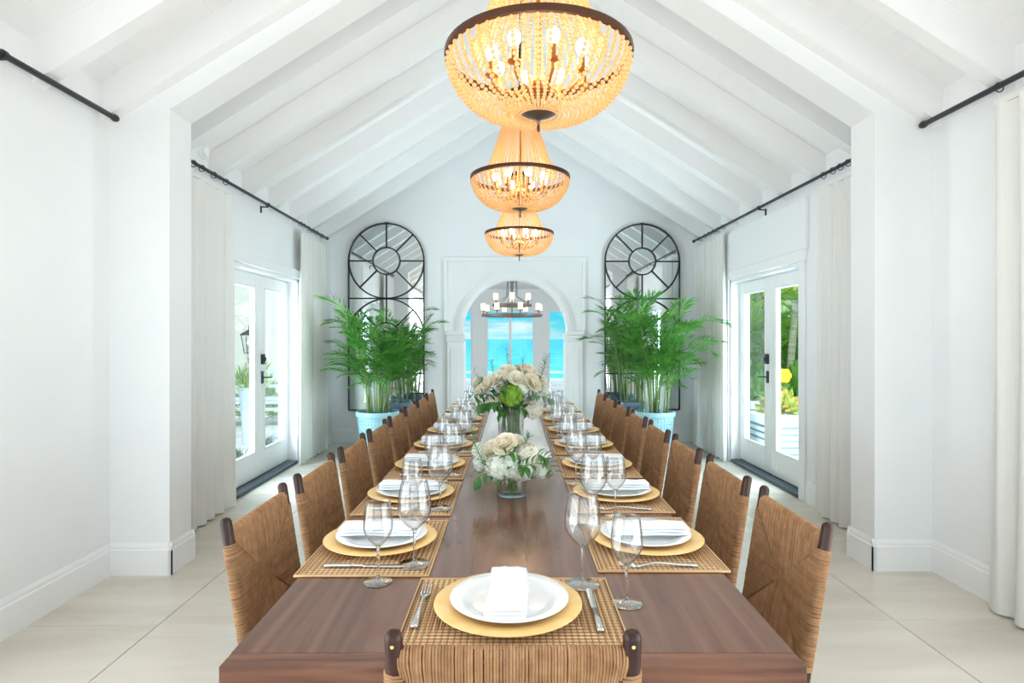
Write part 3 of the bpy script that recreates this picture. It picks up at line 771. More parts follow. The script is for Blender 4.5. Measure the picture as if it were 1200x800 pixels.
def make_chair():
    o = empty('dining_chair')
    place('rush_back', back_me, o); place('rush_back_core', core, o); place('rush_seat', seat_me, o); place('rush_seat_core', seat_core, o)
    for s in (-1, 1):
        zt = .882
        pts = [(s*.205, -.205+.03, 0), (s*.203, -.205+.01, .2), (s*CHW, -.205, .42), (s*CHW, post_y(.6), .6), (s*CHW, post_y(zt-.012), zt-.012), (s*CHW, post_y(zt-.004), zt-.004), (s*CHW, post_y(zt), zt)]
        MB().tube(pts, [.014, .0165, .0165, PR, PR*1.08, PR*.85, PR*.4], 14).build('back_post', M['dark_wood'], o, auto=60)
        MB().tube([(s*.205, .20, 0), (s*.205, .20, .2), (s*.205, .20, .455), (s*.205, .20, .46)], [.013, .0165, .0165, .010], 14).build('front_leg', M['dark_wood'], o, auto=60)
        MB().tube([(s*.204, -.192, .25), (s*.205, .20, .25)], .009, 8).build('stretcher', M['dark_wood'], o, smooth=True)
        # small brass pin in the front of the post top
        MB().sphere(.0035, (s*CHW, post_y(zt-.022)-PR, zt-.022), 8, 5).build('brass_pin', M['gold'], o, smooth=True)
    MB().tube([(-.204, .2, .18), (.204, .2, .18)], .009, 8).build('stretcher', M['dark_wood'], o, smooth=True)
    MB().tube([(-.204, -.19, .32), (.204, -.19, .32)], .009, 8).build('stretcher', M['dark_wood'], o, smooth=True)
    MB().tube([(-CHW, post_y(.838), .838), (CHW, post_y(.838), .838)], .009, 8).build('top_rail', M['dark_wood'], o, smooth=True)
    return o
ORD = ['nearest', 'second from the near end', 'third from the near end', 'fourth from the near end', 'fifth from the near end', 'third from the far end', 'second from the far end', 'farthest']
chair = make_chair(); first = True
def put_chair(x, y, rz, label):
    global first
    c = chair if first else copy_tree(chair); first = False
    a, b = P(x, y); c.location = (a, b, 0); c.rotation_euler = (0, 0, rz-YAW); tag(c, label, 'chair', 'rush-backed dining chairs round the table')
top_off = .205+.46*math.tan(ytilt)
put_chair(0, 1.0+top_off-.0, 0, 'woven rush chair at the near end of the table, only its back top showing')
for k in range(8):
    put_chair(-.785+top_off, 1.83+.54*k, -PI/2, 'woven rush chair on the left side of the table, %s' % ORD[k])
    put_chair(.84-top_off, 1.79+.545*k, PI/2, 'woven rush chair on the right side of the table, %s' % ORD[k])
# ---------------------------------------------------------------- place settings
def rect_ring(b, x, y, r, z):        # one coil of a rectangular coiled mat
    v = []; 
    for (px, py, sx, sy) in ((-x, -y, -1, -1), (x, -y, 1, -1), (x, y, 1, 1), (-x, y, -1, 1)):
        for q in ((-r, 0), (-r*.6, r*.7), (0, r), (r*.6, r*.7), (r, 0)): v.append((px-sx*q[0], py-sy*q[0], z+q[1]))
    f = []
    for c in range(4):
        for k in range(4): a = c*5+k; d = ((c+1) % 4)*5+k; f.append((a, d, d+1, a+1))
    b.add(v, f)
mw, md = .232, .171
b = MB(); random.seed(9)
k = 0; pitch = .0066
while md-.006-k*pitch > .004:
    b.tint = random.random()
    rect_ring(b, mw-.007-k*pitch, md-.007-k*pitch, .0034, .002); k += 1
b.box(-mw+.004, mw-.004, -md+.004, md-.004, .0, .003)
mat_me = b.mesh('woven_coils', M['mat'], False)
b = MB(); b.tint = .5
b.tube([(-mw, -md, .0035), (mw, -md, .0035), (mw, md, .0035), (-mw, md, .0035)], .0035, 6, closed=True)
edge_me = b.mesh('bound_edge', M['mat_edge'], True)
charger_me = MB().lathe([(0, .002), (.10, .002), (.108, .004), (.120, .012), (.163, .0165), (.165, .018), (.163, .0195), (.120, .016), (.106, .008), (0, .006)], 64).mesh('charger_plate', M['gold'], True)
plate_me = MB().lathe([(0, .004), (.07, .004), (.078, .0), (.083, .004), (.10, .012), (.130, .022), (.1325, .0235), (.131, .025), (.10, .018), (.088, .010), (.078, .008), (0, .008)], 64).mesh('dinner_plate', M['china'], True)
def napkin_mesh(seed):
    random.seed(seed); b = MB(); Lx, Ly = .044, .115
    for layer in range(3):
        z0 = layer*.0085; vs = []; n, m_ = 8, 14; ox = random.uniform(-.002, .002)
        prof = []
        for i in range(n+1):
            u = -1+2*i/n; prof.append((u, math.sqrt(max(0, 1-abs(u)**3))))
        for j in range(m_+1):
            v = -1+2*j/m_
            for side in (1, -1):
                for i in (range(n+1) if side == 1 else range(n-1, 0, -1)):
                    u, e = prof[i]
                    wob = .0012*math.sin(7*v+seed+layer)+.001*math.sin(9*u+4*v)
                    dr = -.006*max(0, abs(v)-.55)**1.0*2
                    vs.append((u*Lx*(1-.02*layer)+ox+.002*math.sin(3*v+layer), v*Ly, z0+.0044+side*.0044*e*(1-.3*(abs(v) > .99))+wob*(side == 1)-0*dr))
        c = 2*n; f = []
        for j in range(m_):
            for i in range(c): i2 = (i+1) % c; f.append((j*c+i, j*c+i2, (j+1)*c+i2, (j+1)*c+i))
        f.append(tuple(range(c-1, -1, -1))); f.append(tuple(m_*c+i for i in range(c)))
        b.add(vs, f)
    return b.mesh('napkin', M['linen'], True)
NAP = [napkin_mesh(s) for s in (1, 2, 3, 4)]
def swept(b, secs):   # secs: (y, z, halfwidth, thickness)
    vs = []; f = []
    for y, z, w, t in secs: vs += [(-w, y, z), (0, y, z-t*.3), (w, y, z), (w*.7, y, z+t), (0, y, z+t*1.2), (-w*.7, y, z+t)]
    for i in range(len(secs)-1):
        for k in range(6): f.append((i*6+k, i*6+(k+1) % 6, (i+1)*6+(k+1) % 6, (i+1)*6+k))
    f.append((5, 4, 3, 2, 1, 0)); o = (len(secs)-1)*6; f.append(tuple(range(o, o+6))); b.add(vs, f)
b = MB(); swept(b, [(-.105, .002, .007, .003), (-.10, .002, .010, .004), (-.06, .003, .007, .004), (-.02, .006, .004, .004), (.01, .008, .0035, .003), (.035, .005, .006, .002), (.05, .003, .012, .0015), (.06, .0025, .0125, .0015)])
for k in range(4): x = -.0098+.0065*k; swept2 = [(y, z, .0017, .0013) for y, z in ((.058, .0025), (.075, .004), (.095, .008), (.104, .0085))]; bb = MB(); swept(bb, swept2); b.add([(p[0]+x, p[1], p[2]) for p in bb.v], bb.f)
fork_me = b.mesh('fork', M['silver'], True)
b = MB(); swept(b, [(-.112, .002, .007, .004), (-.105, .002, .009, .005), (-.06, .002, .0075, .005), (-.01, .002, .006, .004)]); knife_handle = b.mesh('knife_handle', M['silver'], True)
b = MB(); swept(b, [(-.01, .002, .006, .004), (.0, .002, .008, .0018), (.05, .002, .0095, .0015), (.09, .002, .009, .0012), (.108, .002, .004, .001), (.113, .002, .001, .001)]); knife_blade = b.mesh('knife_blade', M['silver'], True)
def glass_meshes(H, rb, rt, rf, hb):      # total height, bowl max radius, rim radius, foot radius, bowl height
    zb = H-hb; prof = []
    for i in range(13):
        t = i/12
        if t < .45: r = rb*math.sin(PI/2*(t/.45))**.75
        else: q = (t-.45)/.55; r = rb+(rt-rb)*(q**1.6)
        prof.append((max(r, .0035), zb+hb*t*(1 if t > .0 else 1)))
    inner = [(max(r-.0013, .001), z+.001) for r, z in prof]
    bowl = MB().lathe(prof+[(rt-.0004, H+.0008)]+inner[::-1], 28).mesh('bowl', M['crystal'], True)
    stem = MB().lathe([(.009, .004), (.005, .010), (.0038, .02), (.0034, zb*.6), (.0042, zb-.004), (.007, zb+.004), (.0035, zb+.006)], 12).mesh('stem', M['glass'], True)
    foot = MB().lathe([(0, .0005), (rf-.002, .0005), (rf, .0015), (rf-.001, .0025), (.015, .0045), (.006, .009)], 28).mesh('foot', M['foot'], True)
    return bowl, stem, foot
GBIG = glass_meshes(.225, .045, .034, .041, .135); GSM = glass_meshes(.203, .037, .030, .036, .115)
SIDES = {'L': 'left side', 'R': 'right side'}
gp = {'placemat': 'woven placemats', 'charger': 'gold charger plates', 'plate': 'white dinner plates', 'napkin': 'folded white napkins', 'fork': 'steel forks', 'knife': 'steel knives', 'big': 'large wine glasses', 'small': 'small wine glasses'}
def setting(cx, cy_, face, where, seed):
    """cx,cy: charger centre in table axes; face: angle so that local +y points from diner to table middle"""
    random.seed(seed)
    ca, sa = math.cos(face), math.sin(face)
    def loc(f, r, z): # forward, right
        x = cx+r*ca-f*sa; y = cy_+r*sa+f*ca; a, b_ = P(x, y); return (a, b_, z)
    rz = face-YAW
    o = empty('placemat', loc(0, .012, TZ+.0002), rz, 'woven rattan placemat %s' % where, 'placemat', gp['placemat'])
    place('woven_coils', mat_me, o); place('bound_edge', edge_me, o)
    o = place('charger_plate', charger_me, None, loc(-.003, 0, TZ+.0075), (0, 0, rz)); tag(o, 'round gold charger plate %s' % where, 'charger plate', gp['charger'])
    j = random.uniform(-.004, .004)
    o = place('dinner_plate', plate_me, None, loc(j, .003, TZ+.0145), (0, 0, rz)); tag(o, 'white dinner plate %s' % where, 'plate', gp['plate'])
    o = place('napkin', random.choice(NAP), None, loc(-.004+j, .0, TZ+.0145+.0215), (0, 0, rz+random.uniform(-.06, .06))); tag(o, 'folded white napkin on the plate %s' % where, 'napkin', gp['napkin'])
    o = place('fork', fork_me, None, loc(.01, -.195, TZ+.0078), (0, 0, rz+random.uniform(-.05, .05))); tag(o, 'steel fork left of the plate %s' % where, 'fork', gp['fork'])
    o = empty('table_knife', loc(.0, .192, TZ+.0078), rz+random.uniform(-.04, .04), 'steel knife right of the plate %s' % where, 'knife', gp['knife'])
    place('blade', knife_blade, o); place('handle', knife_handle, o)
    for nm, ms, (f, r), zz in (('big', GBIG, (.125, .178), .0078), ('small', GSM, (.045, .281), .0003)):
        o = empty('wine_glass', loc(f+random.uniform(-.008, .008), r+random.uniform(-.008, .008), TZ+zz), rz, '%s wine glass %s' % ('large' if nm == 'big' else 'small', where), 'wine glass', gp[nm])
        for p, me in zip(('bowl', 'stem', 'foot'), ms): place(p, me, o)
setting(-.011, 1.338, 0, 'of the setting at the near end of the table', 1)
for k in range(8):
    setting(-.388, 1.772+.528*k, -PI/2, 'of the %s setting, left side' % (ORD[k] if k in (0, 7) else ORD[k].split(' from')[0]+'-from-'+ORD[k].split('the ')[1].replace(' ', '-')), 10+k)
    setting(.395, 1.778+.528*k, PI/2, 'of the %s setting, right side' % (ORD[k] if k in (0, 7) else ORD[k].split(' from')[0]+'-from-'+ORD[k].split('the ')[1].replace(' ', '-')), 30+k)
# ---------------------------------------------------------------- runner
b = MB(); nx, ny = 10, 60; hwid, y0, y1 = .195, 3.06, 5.45
vs = []
for j in range(ny+1):
    for i in range(nx+1):
        u = -1+2*i/nx; v = j/ny
        vs.append((u*hwid*(1+.006*math.sin(20*v)), (v-.5)*(y1-y0), .0025+.0015*math.sin(9*v+3*u)*math.sin(4*u+11*v)))
b.add(vs, [(j*(nx+1)+i, j*(nx+1)+i+1, (j+1)*(nx+1)+i+1, (j+1)*(nx+1)+i) for j in range(ny) for i in range(nx)])
x, y = P(.005, (y0+y1)/2)
o = b.build('table_runner', M['runner'], None, smooth=True); o.location = (x, y, TZ); o.rotation_euler = (0, 0, -YAW)
sm = o.modifiers.new('thick', 'SOLIDIFY'); sm.thickness = .0015; sm.offset = 1
tag(o, 'white linen runner along the middle of the table under the taller vase', 'table runner')
# ---------------------------------------------------------------- flowers
def orient(d):
    return Vector(d).to_track_quat('Z', 'Y').to_matrix().to_4x4()
def rose_mesh(name, m, seed, R_=.038):
    random.seed(seed); b = MB()
    for ring, (n, r, tilt, h) in enumerate(((3, .18, .05, .75), (4, .36, .18, .8), (5, .58, .38, .8), (6, .80, .70, .72), (7, .95, 1.0, .6))):
        for k in range(n):
            a = 2*PI*(k+random.uniform(-.15, .15))/n+ring*.7; w = R_*(.35+.75*r); hh = R_*h*1.5
            vs = []
            for j in range(5):
                t = j/4
                for i in range(5):
                    u = -1+i/2; 
                    rad = R_*r*(.35+.65*math.sin(t*PI*.55))+hh*tilt*t*t*.55-.12*R_*u*u*(1-tilt*.3)
                    z = hh*(t*(1-.35*tilt*t)-.12*u*u*t)-R_*.15*ring*.5
                    ww = w*math.sin(PI*(.18+.62*t))
                    ct, st = math.cos(a), math.sin(a); tx_, ty_ = -st*u*ww, ct*u*ww
                    vs.append((rad*ct+tx_, rad*st+ty_, z))
            b.add(vs, [(j*5+i, j*5+i+1, (j+1)*5+i+1, (j+1)*5+i) for j in range(4) for i in range(4)])
    b.sphere(R_*.3, (0, 0, R_*.5), 8, 6, (1, 1, 1.5))
    return b.mesh(name, m, True)
def hydra_mesh(name, m, seed, R_=.05, nf=150, fs=.0125):
    random.seed(seed); b = MB(); b.sphere(R_*.80, (0, 0, 0), 12, 8, (1, 1, .8))
    for k in range(nf):
        z = 1-2*(k+.5)/nf*.85; a = k*2.39996; rr = math.sqrt(max(0, 1-z*z)); d = Vector((rr*math.cos(a), rr*math.sin(a), z))
        mx = T(Vector((d.x*R_, d.y*R_, d.z*R_*.85))*random.uniform(.90, 1.08))@orient(d+Vector((random.uniform(-.35, .35), random.uniform(-.35, .35), random.uniform(-.35, .35))))@RZ(random.random()*6)
        for q in range(4):
            aa = q*PI/2; c, s = math.cos(aa), math.sin(aa)
            def rot(px, py, pz): return (px*c-py*s, px*s+py*c, pz)
            b.add([rot(0, 0, 0), rot(fs*.55, -fs*.45, .002), rot(fs*1.05, 0, .003), rot(fs*.55, fs*.45, .002)], [(0, 1, 2, 3)], mx)
    return b.mesh(name, m)
def leafm(name, m, L_=.06, w=.017, seed=0):
    b = MB(); n = 6; vs = []
    for j in range(n+1):
        t = j/n; ww = w*math.sin(PI*min(1, .06+.94*t))**.8; x = L_*t; z = .18*L_*math.sin(PI*t*.9)-.10*L_*t
        vs += [(x, -ww, z+ww*.25), (x, 0, z), (x, ww, z+ww*.25)]
    b.add(vs, [q for j in range(n) for q in ((j*3, (j+1)*3, (j+1)*3+1, j*3+1), (j*3+1, (j+1)*3+1, (j+1)*3+2, j*3+2))])
    return b.mesh(name, m, True)
LEAF = leafm('leaf', M['leaf']); SLEAF = leafm('leaf', M['sprig'], .032, .006); BLEAF = leafm('leaf', M['leaf'], .05, .011)
ROSE_C = rose_mesh('bloom', M['cream'], 1); ROSE_I = rose_mesh('bloom', M['ivory'], 2, .034)
HY_W = hydra_mesh('flower_head', M['white_petal'], 3); HY_G = hydra_mesh('flower_head', M['green_petal'], 4, .055, 170, .0125); HY_I = hydra_mesh('flower_head', M['ivory'], 5)
def vase(x, y, r, h, water, label):
    a, b_ = P(x, y); o = empty('glass_vase', (a, b_, TZ+.004), 0, label, 'vase')
    MB().lathe([(0, 0), (r-.004, 0), (r, .004), (r, h-.003), (r-.0008, h), (r-.003, h-.002), (r-.003, .012), (0, .010)], 40).build('vase_body', M['crystal'], o, smooth=True)
    MB().lathe([(0, .012), (r-.0035, .012), (r-.0035, water), (0, water)], 32).build('water', M['vwater'], o, smooth=True)
    return (a, b_)
M['vwater'] = thin_glass('water_in_vase', (.96, .985, .97), .5)
def flower(kind, cx, cy_, vr, vh, px, py, pz, me, s, label, grp, seed, tilt=None):
    """bloom at (px,py,pz) relative to vase centre / table top; stem down into the vase"""
    random.seed(seed); o = empty(kind, (cx, cy_, TZ+.004), 0, label, 'flower', grp)
    d = Vector((px*1.2, py*1.2, .10)) if tilt is None else Vector(tilt)
    h = place('bloom', me, o); h.matrix_local = T((px, py, pz))@orient(d)@RZ(random.random()*6)@Matrix.Scale(s, 4)
    a = random.random()*6; bx_, by_ = -px*.35/max(.05, math.hypot(px, py))*vr, -py*.35/max(.05, math.hypot(px, py))*vr
    nx_, ny_ = px, py; q = math.hypot(px, py)
    if q > vr*.75: nx_, ny_ = px/q*vr*.75, py/q*vr*.75
    MB().tube([(bx_+random.uniform(-.01, .01), by_, .02), ((bx_+nx_)/2, (by_+ny_)/2, vh*.55), (nx_, ny_, vh), (px*.97, py*.97, pz-.01)], .0028, 6).build('stem', M['stemg'], o, smooth=True)
    for k in range(2):
        lf = place('leaf', LEAF, o); lf.matrix_local = T((px*.85, py*.85, pz-.035))@RZ(random.random()*6.3)@RY(random.uniform(-.2, .5))@Matrix.Scale(random.uniform(.6, .95), 4)
    return o
def sprig(kind, cx, cy_, pts, leafme, nl, label, grp, seed, ls=1.0, bud=False):
    random.seed(seed); o = empty(kind, (cx, cy_, TZ+.004), 0, label, 'foliage', grp)
    P_ = [Vector(p) for p in pts]
    MB().tube(P_, [.0022]*(len(P_)-1)+[.0008], 5).build('stem', M['stemg'], o, smooth=True)
    for k in range(nl):
        t = (.35+.65*k/(nl-1))*(len(P_)-1); i = min(len(P_)-2, int(t)); p = P_[i].lerp(P_[i+1], t-i); d = (P_[i+1]-P_[i]).normalized()
        sgn = 1 if k % 2 else -1; side = d.cross(Vector((0, -1, .3))).normalized()*sgn
        dd = (d*.6+side*.8+Vector((random.uniform(-.3, .3), random.uniform(-.3, .3), random.uniform(-.1, .3)))).normalized()
        lf = place('leaf', leafme, o); lf.matrix_local = T(p)@dd.to_track_quat('X', 'Z').to_matrix().to_4x4()@Matrix.Scale(ls*random.uniform(.7, 1.15), 4)
    return o
# nearer, lower arrangement
fx, fy = -.004, 2.325
V1 = vase(fx, fy, .058, .15, .085, 'short round glass vase of water with the nearer, lower bouquet')
g1 = 'blooms of the nearer bouquet'
def at(px, py, Y=fy):     # photo position to offset from the vase centre at depth Y
    return ((px-601)*Y/700-fx, Y-fy, 1.37-(py-397)*Y/700-TZ-.004)
for i, (kind, px, py, Y, me, s, lab) in enumerate((
    ('rose', 592, 521, 2.28, ROSE_C, .95, 'large cream rose at the top middle of the nearer bouquet'),
    ('rose', 577, 527, 2.30, ROSE_C, .85, 'cream rose upper left of the nearer bouquet'),
    ('rose', 604, 519, 2.38, ROSE_C, .8, 'pale rose behind the top of the nearer bouquet'),
    ('hydrangea', 601, 546, 2.24, HY_W, .95, 'white hydrangea low in the centre front of the nearer bouquet'),
    ('hydrangea', 583, 548, 2.25, HY_W, .95, 'white hydrangea low on the left front of the nearer bouquet'),
    ('hydrangea', 620, 535, 2.29, HY_I, .95, 'large ivory hydrangea on the right of the nearer bouquet'),
    ('hydrangea', 630, 550, 2.32, HY_W, .72, 'small white hydrangea drooping at the lower right of the nearer bouquet'),
    ('hydrangea', 566, 540, 2.32, HY_W, .75, 'small white hydrangea at the far left of the nearer bouquet'),
    ('hydrangea', 612, 550, 2.25, HY_W, .75, 'small white hydrangea low right of centre of the nearer bouquet'),
    ('hydrangea', 561, 527, 2.34, HY_W, .55, 'small white flower head at the upper left of the nearer bouquet'),
    ('rose', 611, 528, 2.42, ROSE_I, .9, 'ivory rose behind the right side of the nearer bouquet'),
    ('hydrangea', 600, 530, 2.42, HY_W, .9, 'white hydrangea hidden at the back of the nearer bouquet'))):
    x, y, z = at(px, py, Y); flower(kind, V1[0], V1[1], .045, .13, x, y, z, me, s, lab, g1, 50+i, (x*1.3, -.06 if Y < 2.35 else .08, .07))
g1b = 'greenery of the nearer bouquet'
def spr(kind, path, leafme, nl, lab, grp, seed, ls=1, c=V1, base=(0, 0, .03), rim=.13, fy_=fy, fx_=fx):
    pts = [base]
    for px, py, Y in path: pts.append(((px-601)*Y/700-fx_, Y-fy_, 1.37-(py-397)*Y/700-TZ-.004))
    sprig(kind, c[0], c[1], [base, (pts[1][0]*.35, pts[1][1]*.35, rim)]+pts[1:], leafme, nl, lab, grp, seed, ls)
spr('leafy_sprig', [(565, 540, 2.27), (557, 522, 2.26), (553, 503, 2.25)], SLEAF, 26, 'tall grey-green sprig rising at the left of the nearer bouquet', g1b, 1, 1.1)
spr('leafy_sprig', [(580, 552, 2.24), (564, 556, 2.22), (555, 563, 2.2)], BLEAF, 9, 'green leafy sprig drooping at the lower left of the nearer bouquet', g1b, 2, 1)
spr('leafy_sprig', [(630, 532, 2.26), (641, 538, 2.24), (648, 556, 2.22)], BLEAF, 18, 'dark green sprig arching down at the right of the nearer bouquet', g1b, 3, .8)
spr('leafy_sprig', [(606, 545, 2.2), (615, 546, 2.18), (626, 543, 2.16)], BLEAF, 10, 'dark leaves low between the hydrangeas at the front of the nearer bouquet', g1b, 4, 1)
spr('leafy_sprig', [(590, 535, 2.23), (594, 530, 2.21), (604, 532, 2.2)], BLEAF, 10, 'dark leaves under the large cream rose of the nearer bouquet', g1b, 5, .8)
spr('leafy_sprig', [(610, 525, 2.3), (617, 517, 2.3), (620, 512, 2.3)], SLEAF, 12, 'yellow-green sprig at the upper right of the nearer bouquet', g1b, 6, .9)
spr('leafy_sprig', [(586, 556, 2.24), (580, 562, 2.2), (577, 568, 2.19)], BLEAF, 6, 'green leaves hanging over the rim of the nearer vase', g1b, 7, .9)
# farther, taller arrangement
fx2, fy2 = -.012, 3.62
V2 = vase(fx2, fy2, .078, .26, .17, 'tall glass vase packed with green stems on the white runner')
def at2(px, py, Y): return ((px-601)*Y/700-fx2, Y-fy2, 1.37-(py-397)*Y/700-TZ-.004)
g2 = 'blooms of the taller bouquet'
for i, (kind, px, py, Y, me, s, lab) in enumerate((
    ('hydrangea', 599, 463, 3.46, HY_G, 1.15, 'lime green hydrangea in the front centre of the taller bouquet'),
    ('rose', 594, 437, 3.56, ROSE_C, 1.15, 'cream rose at the very top of the taller bouquet'),
    ('rose', 605, 444, 3.50, ROSE_I, 1.2, 'ivory rose just above the lime hydrangea of the taller bouquet'),
    ('rose', 623, 449, 3.50, ROSE_C, 1.2, 'large cream rose on the right of the taller bouquet'),
    ('rose', 619, 437, 3.60, ROSE_C, 1.2, 'cream rose at the upper right of the taller bouquet'),
    ('rose', 573, 450, 3.52, ROSE_C, 1.05, 'cream rose on the left of the taller bouquet'),
    ('rose', 585, 443, 3.52, ROSE_I, 1.2, 'ivory rose upper left of the taller bouquet'),
    ('hydrangea', 624, 478, 3.56, HY_I, 1.25, 'pale hydrangea drooping at the lower right of the taller bouquet'),
    ('hydrangea', 579, 470, 3.50, HY_I, .8, 'small ivory hydrangea at the lower left of the taller bouquet'),
    ('hydrangea', 612, 456, 3.48, HY_W, .7, 'small white hydrangea between lime hydrangea and right rose of the taller bouquet'),
    ('hydrangea', 598, 443, 3.75, HY_W, 1.2, 'white hydrangea at the back of the taller bouquet'),
    ('rose', 566, 459, 3.62, ROSE_C, 1.1, 'cream rose at the far left edge of the taller bouquet'),
    ('rose', 561, 448, 3.70, ROSE_I, .95, 'ivory rose behind the far left edge of the taller bouquet'),
    ('rose', 634, 447, 3.64, ROSE_I, 1.0, 'ivory rose behind the right edge of the taller bouquet'),
    ('rose', 609, 434, 3.66, ROSE_I, .95, 'ivory rose at the top behind the lime hydrangea of the taller bouquet'),
    ('rose', 589, 455, 3.50, ROSE_I, .8, 'small ivory rose left of the lime hydrangea of the taller bouquet'),
    ('hydrangea', 630, 468, 3.54, HY_W, .8, 'white hydrangea under the large right rose of the taller bouquet'),
    ('hydrangea', 636, 459, 3.66, HY_W, .9, 'white hydrangea at the far right edge of the taller bouquet'))):
    x, y, z = at2(px, py, Y); flower(kind, V2[0], V2[1], .06, .24, x, y, z, me, s, lab, g2, 80+i, (x*1.2, -.10 if Y < 3.65 else .1, .12))
random.seed(77); b = MB()
for k in range(38):
    a = random.random()*6.28; r0 = random.uniform(.03, .064); a2 = a+random.uniform(-.9, .9); r1 = random.uniform(.015, .05); rm = (r0+r1)/2; am = (a+a2)/2
    b.tube([(r0*math.cos(a), r0*math.sin(a), .016), (rm*math.cos(am), rm*math.sin(am), .12), (r1*math.cos(a2), r1*math.sin(a2), .25), (r1*1.3*math.cos(a2), r1*1.3*math.sin(a2), .30)], random.uniform(.003, .0055), 6)
o = b.build('stem_bunch', M['stemg'], None, smooth=True); o.location = (V2[0], V2[1], TZ+.006)
tag(o, 'dense bunch of green stems filling the tall vase on the runner', 'flower stems', kind='stuff')
g2b = 'greenery of the taller bouquet'
def sp2(path, me, nl, lab, seed, ls): spr('leafy_sprig', path, me, nl, lab, g2b, seed, ls, V2, (0, 0, .04), .24, fy2, fx2)
sp2([(596, 440, 3.6), (595, 422, 3.6), (594, 411, 3.6)], SLEAF, 22, 'thin dark sprig standing highest at the middle of the taller bouquet', 11, 1.1)
sp2([(614, 445, 3.6), (613, 430, 3.6), (612, 419, 3.6)], SLEAF, 20, 'thin dark sprig standing right of middle of the taller bouquet', 12, 1.0)
sp2([(632, 446, 3.55), (637, 432, 3.5), (641, 417, 3.5)], SLEAF, 26, 'grey-green sprig reaching to the upper right of the taller bouquet', 13, 1.3)
sp2([(580, 446, 3.6), (577, 432, 3.55), (576, 424, 3.55)], SLEAF, 20, 'thin dark sprig standing left of middle of the taller bouquet', 14, 1.1)
sp2([(570, 455, 3.55), (563, 445, 3.5), (556, 436, 3.5)], SLEAF, 18, 'grey-green sprig reaching to the upper left of the taller bouquet', 15, 1.0)
sp2([(575, 462, 3.5), (562, 461, 3.45), (549, 463, 3.4)], SLEAF, 22, 'grey-green sprig spreading sideways at the left of the taller bouquet', 16, 1.4)
sp2([(583, 470, 3.5), (572, 472, 3.4), (560, 474, 3.35)], BLEAF, 20, 'dark leaves below the left roses of the taller bouquet', 17, 1.3)
sp2([(625, 462, 3.5), (636, 465, 3.45), (647, 468, 3.4)], SLEAF, 20, 'grey-green sprig spreading sideways at the right of the taller bouquet', 18, 1.4)
sp2([(588, 478, 3.5), (593, 482, 3.45), (586, 484, 3.45)], BLEAF, 16, 'dark leaves under the lime hydrangea, on the left', 19, 1.3)
sp2([(603, 478, 3.5), (610, 478, 3.45), (614, 480, 3.45)], BLEAF, 16, 'dark leaves under the lime hydrangea, on the right', 20, 1.3)
sp2([(600, 452, 3.5), (590, 452, 3.44), (586, 458, 3.42)], BLEAF, 18, 'dark leaves around the lime hydrangea of the taller bouquet', 21, 1.2)

# ================================================================ BEADED CHANDELIERS
def bead_strand(path, d, d2=None):
    """beads strung along a polyline in the XZ plane"""
    b = MB(); acc = 0; P_ = [Vector(p) for p in path]
    segs = [(P_[i], P_[i+1]) for i in range(len(P_)-1)]; tot = sum((q-p).length for p, q in segs); n = max(2, int(tot/(d*.96)))
    for k in range(n):
        t = (k+.5)/n*tot
        for p, q in segs:
            l_ = (q-p).length
            if t <= l_: c = p.lerp(q, t/l_); break
            t -= l_
        b.sphere((d+((d2 or d)-d)*(k/n)**2)/2, c, 8, 6)
    return b
RR = .303
low = [(RR*math.cos(a)*1.0+.0, 0, -.215*math.sin(a)**1.0) for a in []]
low = []
for i in range(17):
    t = i/16; a = t*PI/2
    low.append((.055+(RR-.055)*(math.cos(a)**.72), 0, -.012-.180*(math.sin(a)**1.25)))
up = []
for i in range(15):
    t = i/14; up.append((.085+(.225-.085)*((1-t)**1.7), 0, .012+.50*t))
low_me = bead_strand(low, .0160, .0078).mesh('bead_strand', M['bead'], True)
up_me = bead_strand(up, .0125).mesh('bead_strand', M['bead'], True)
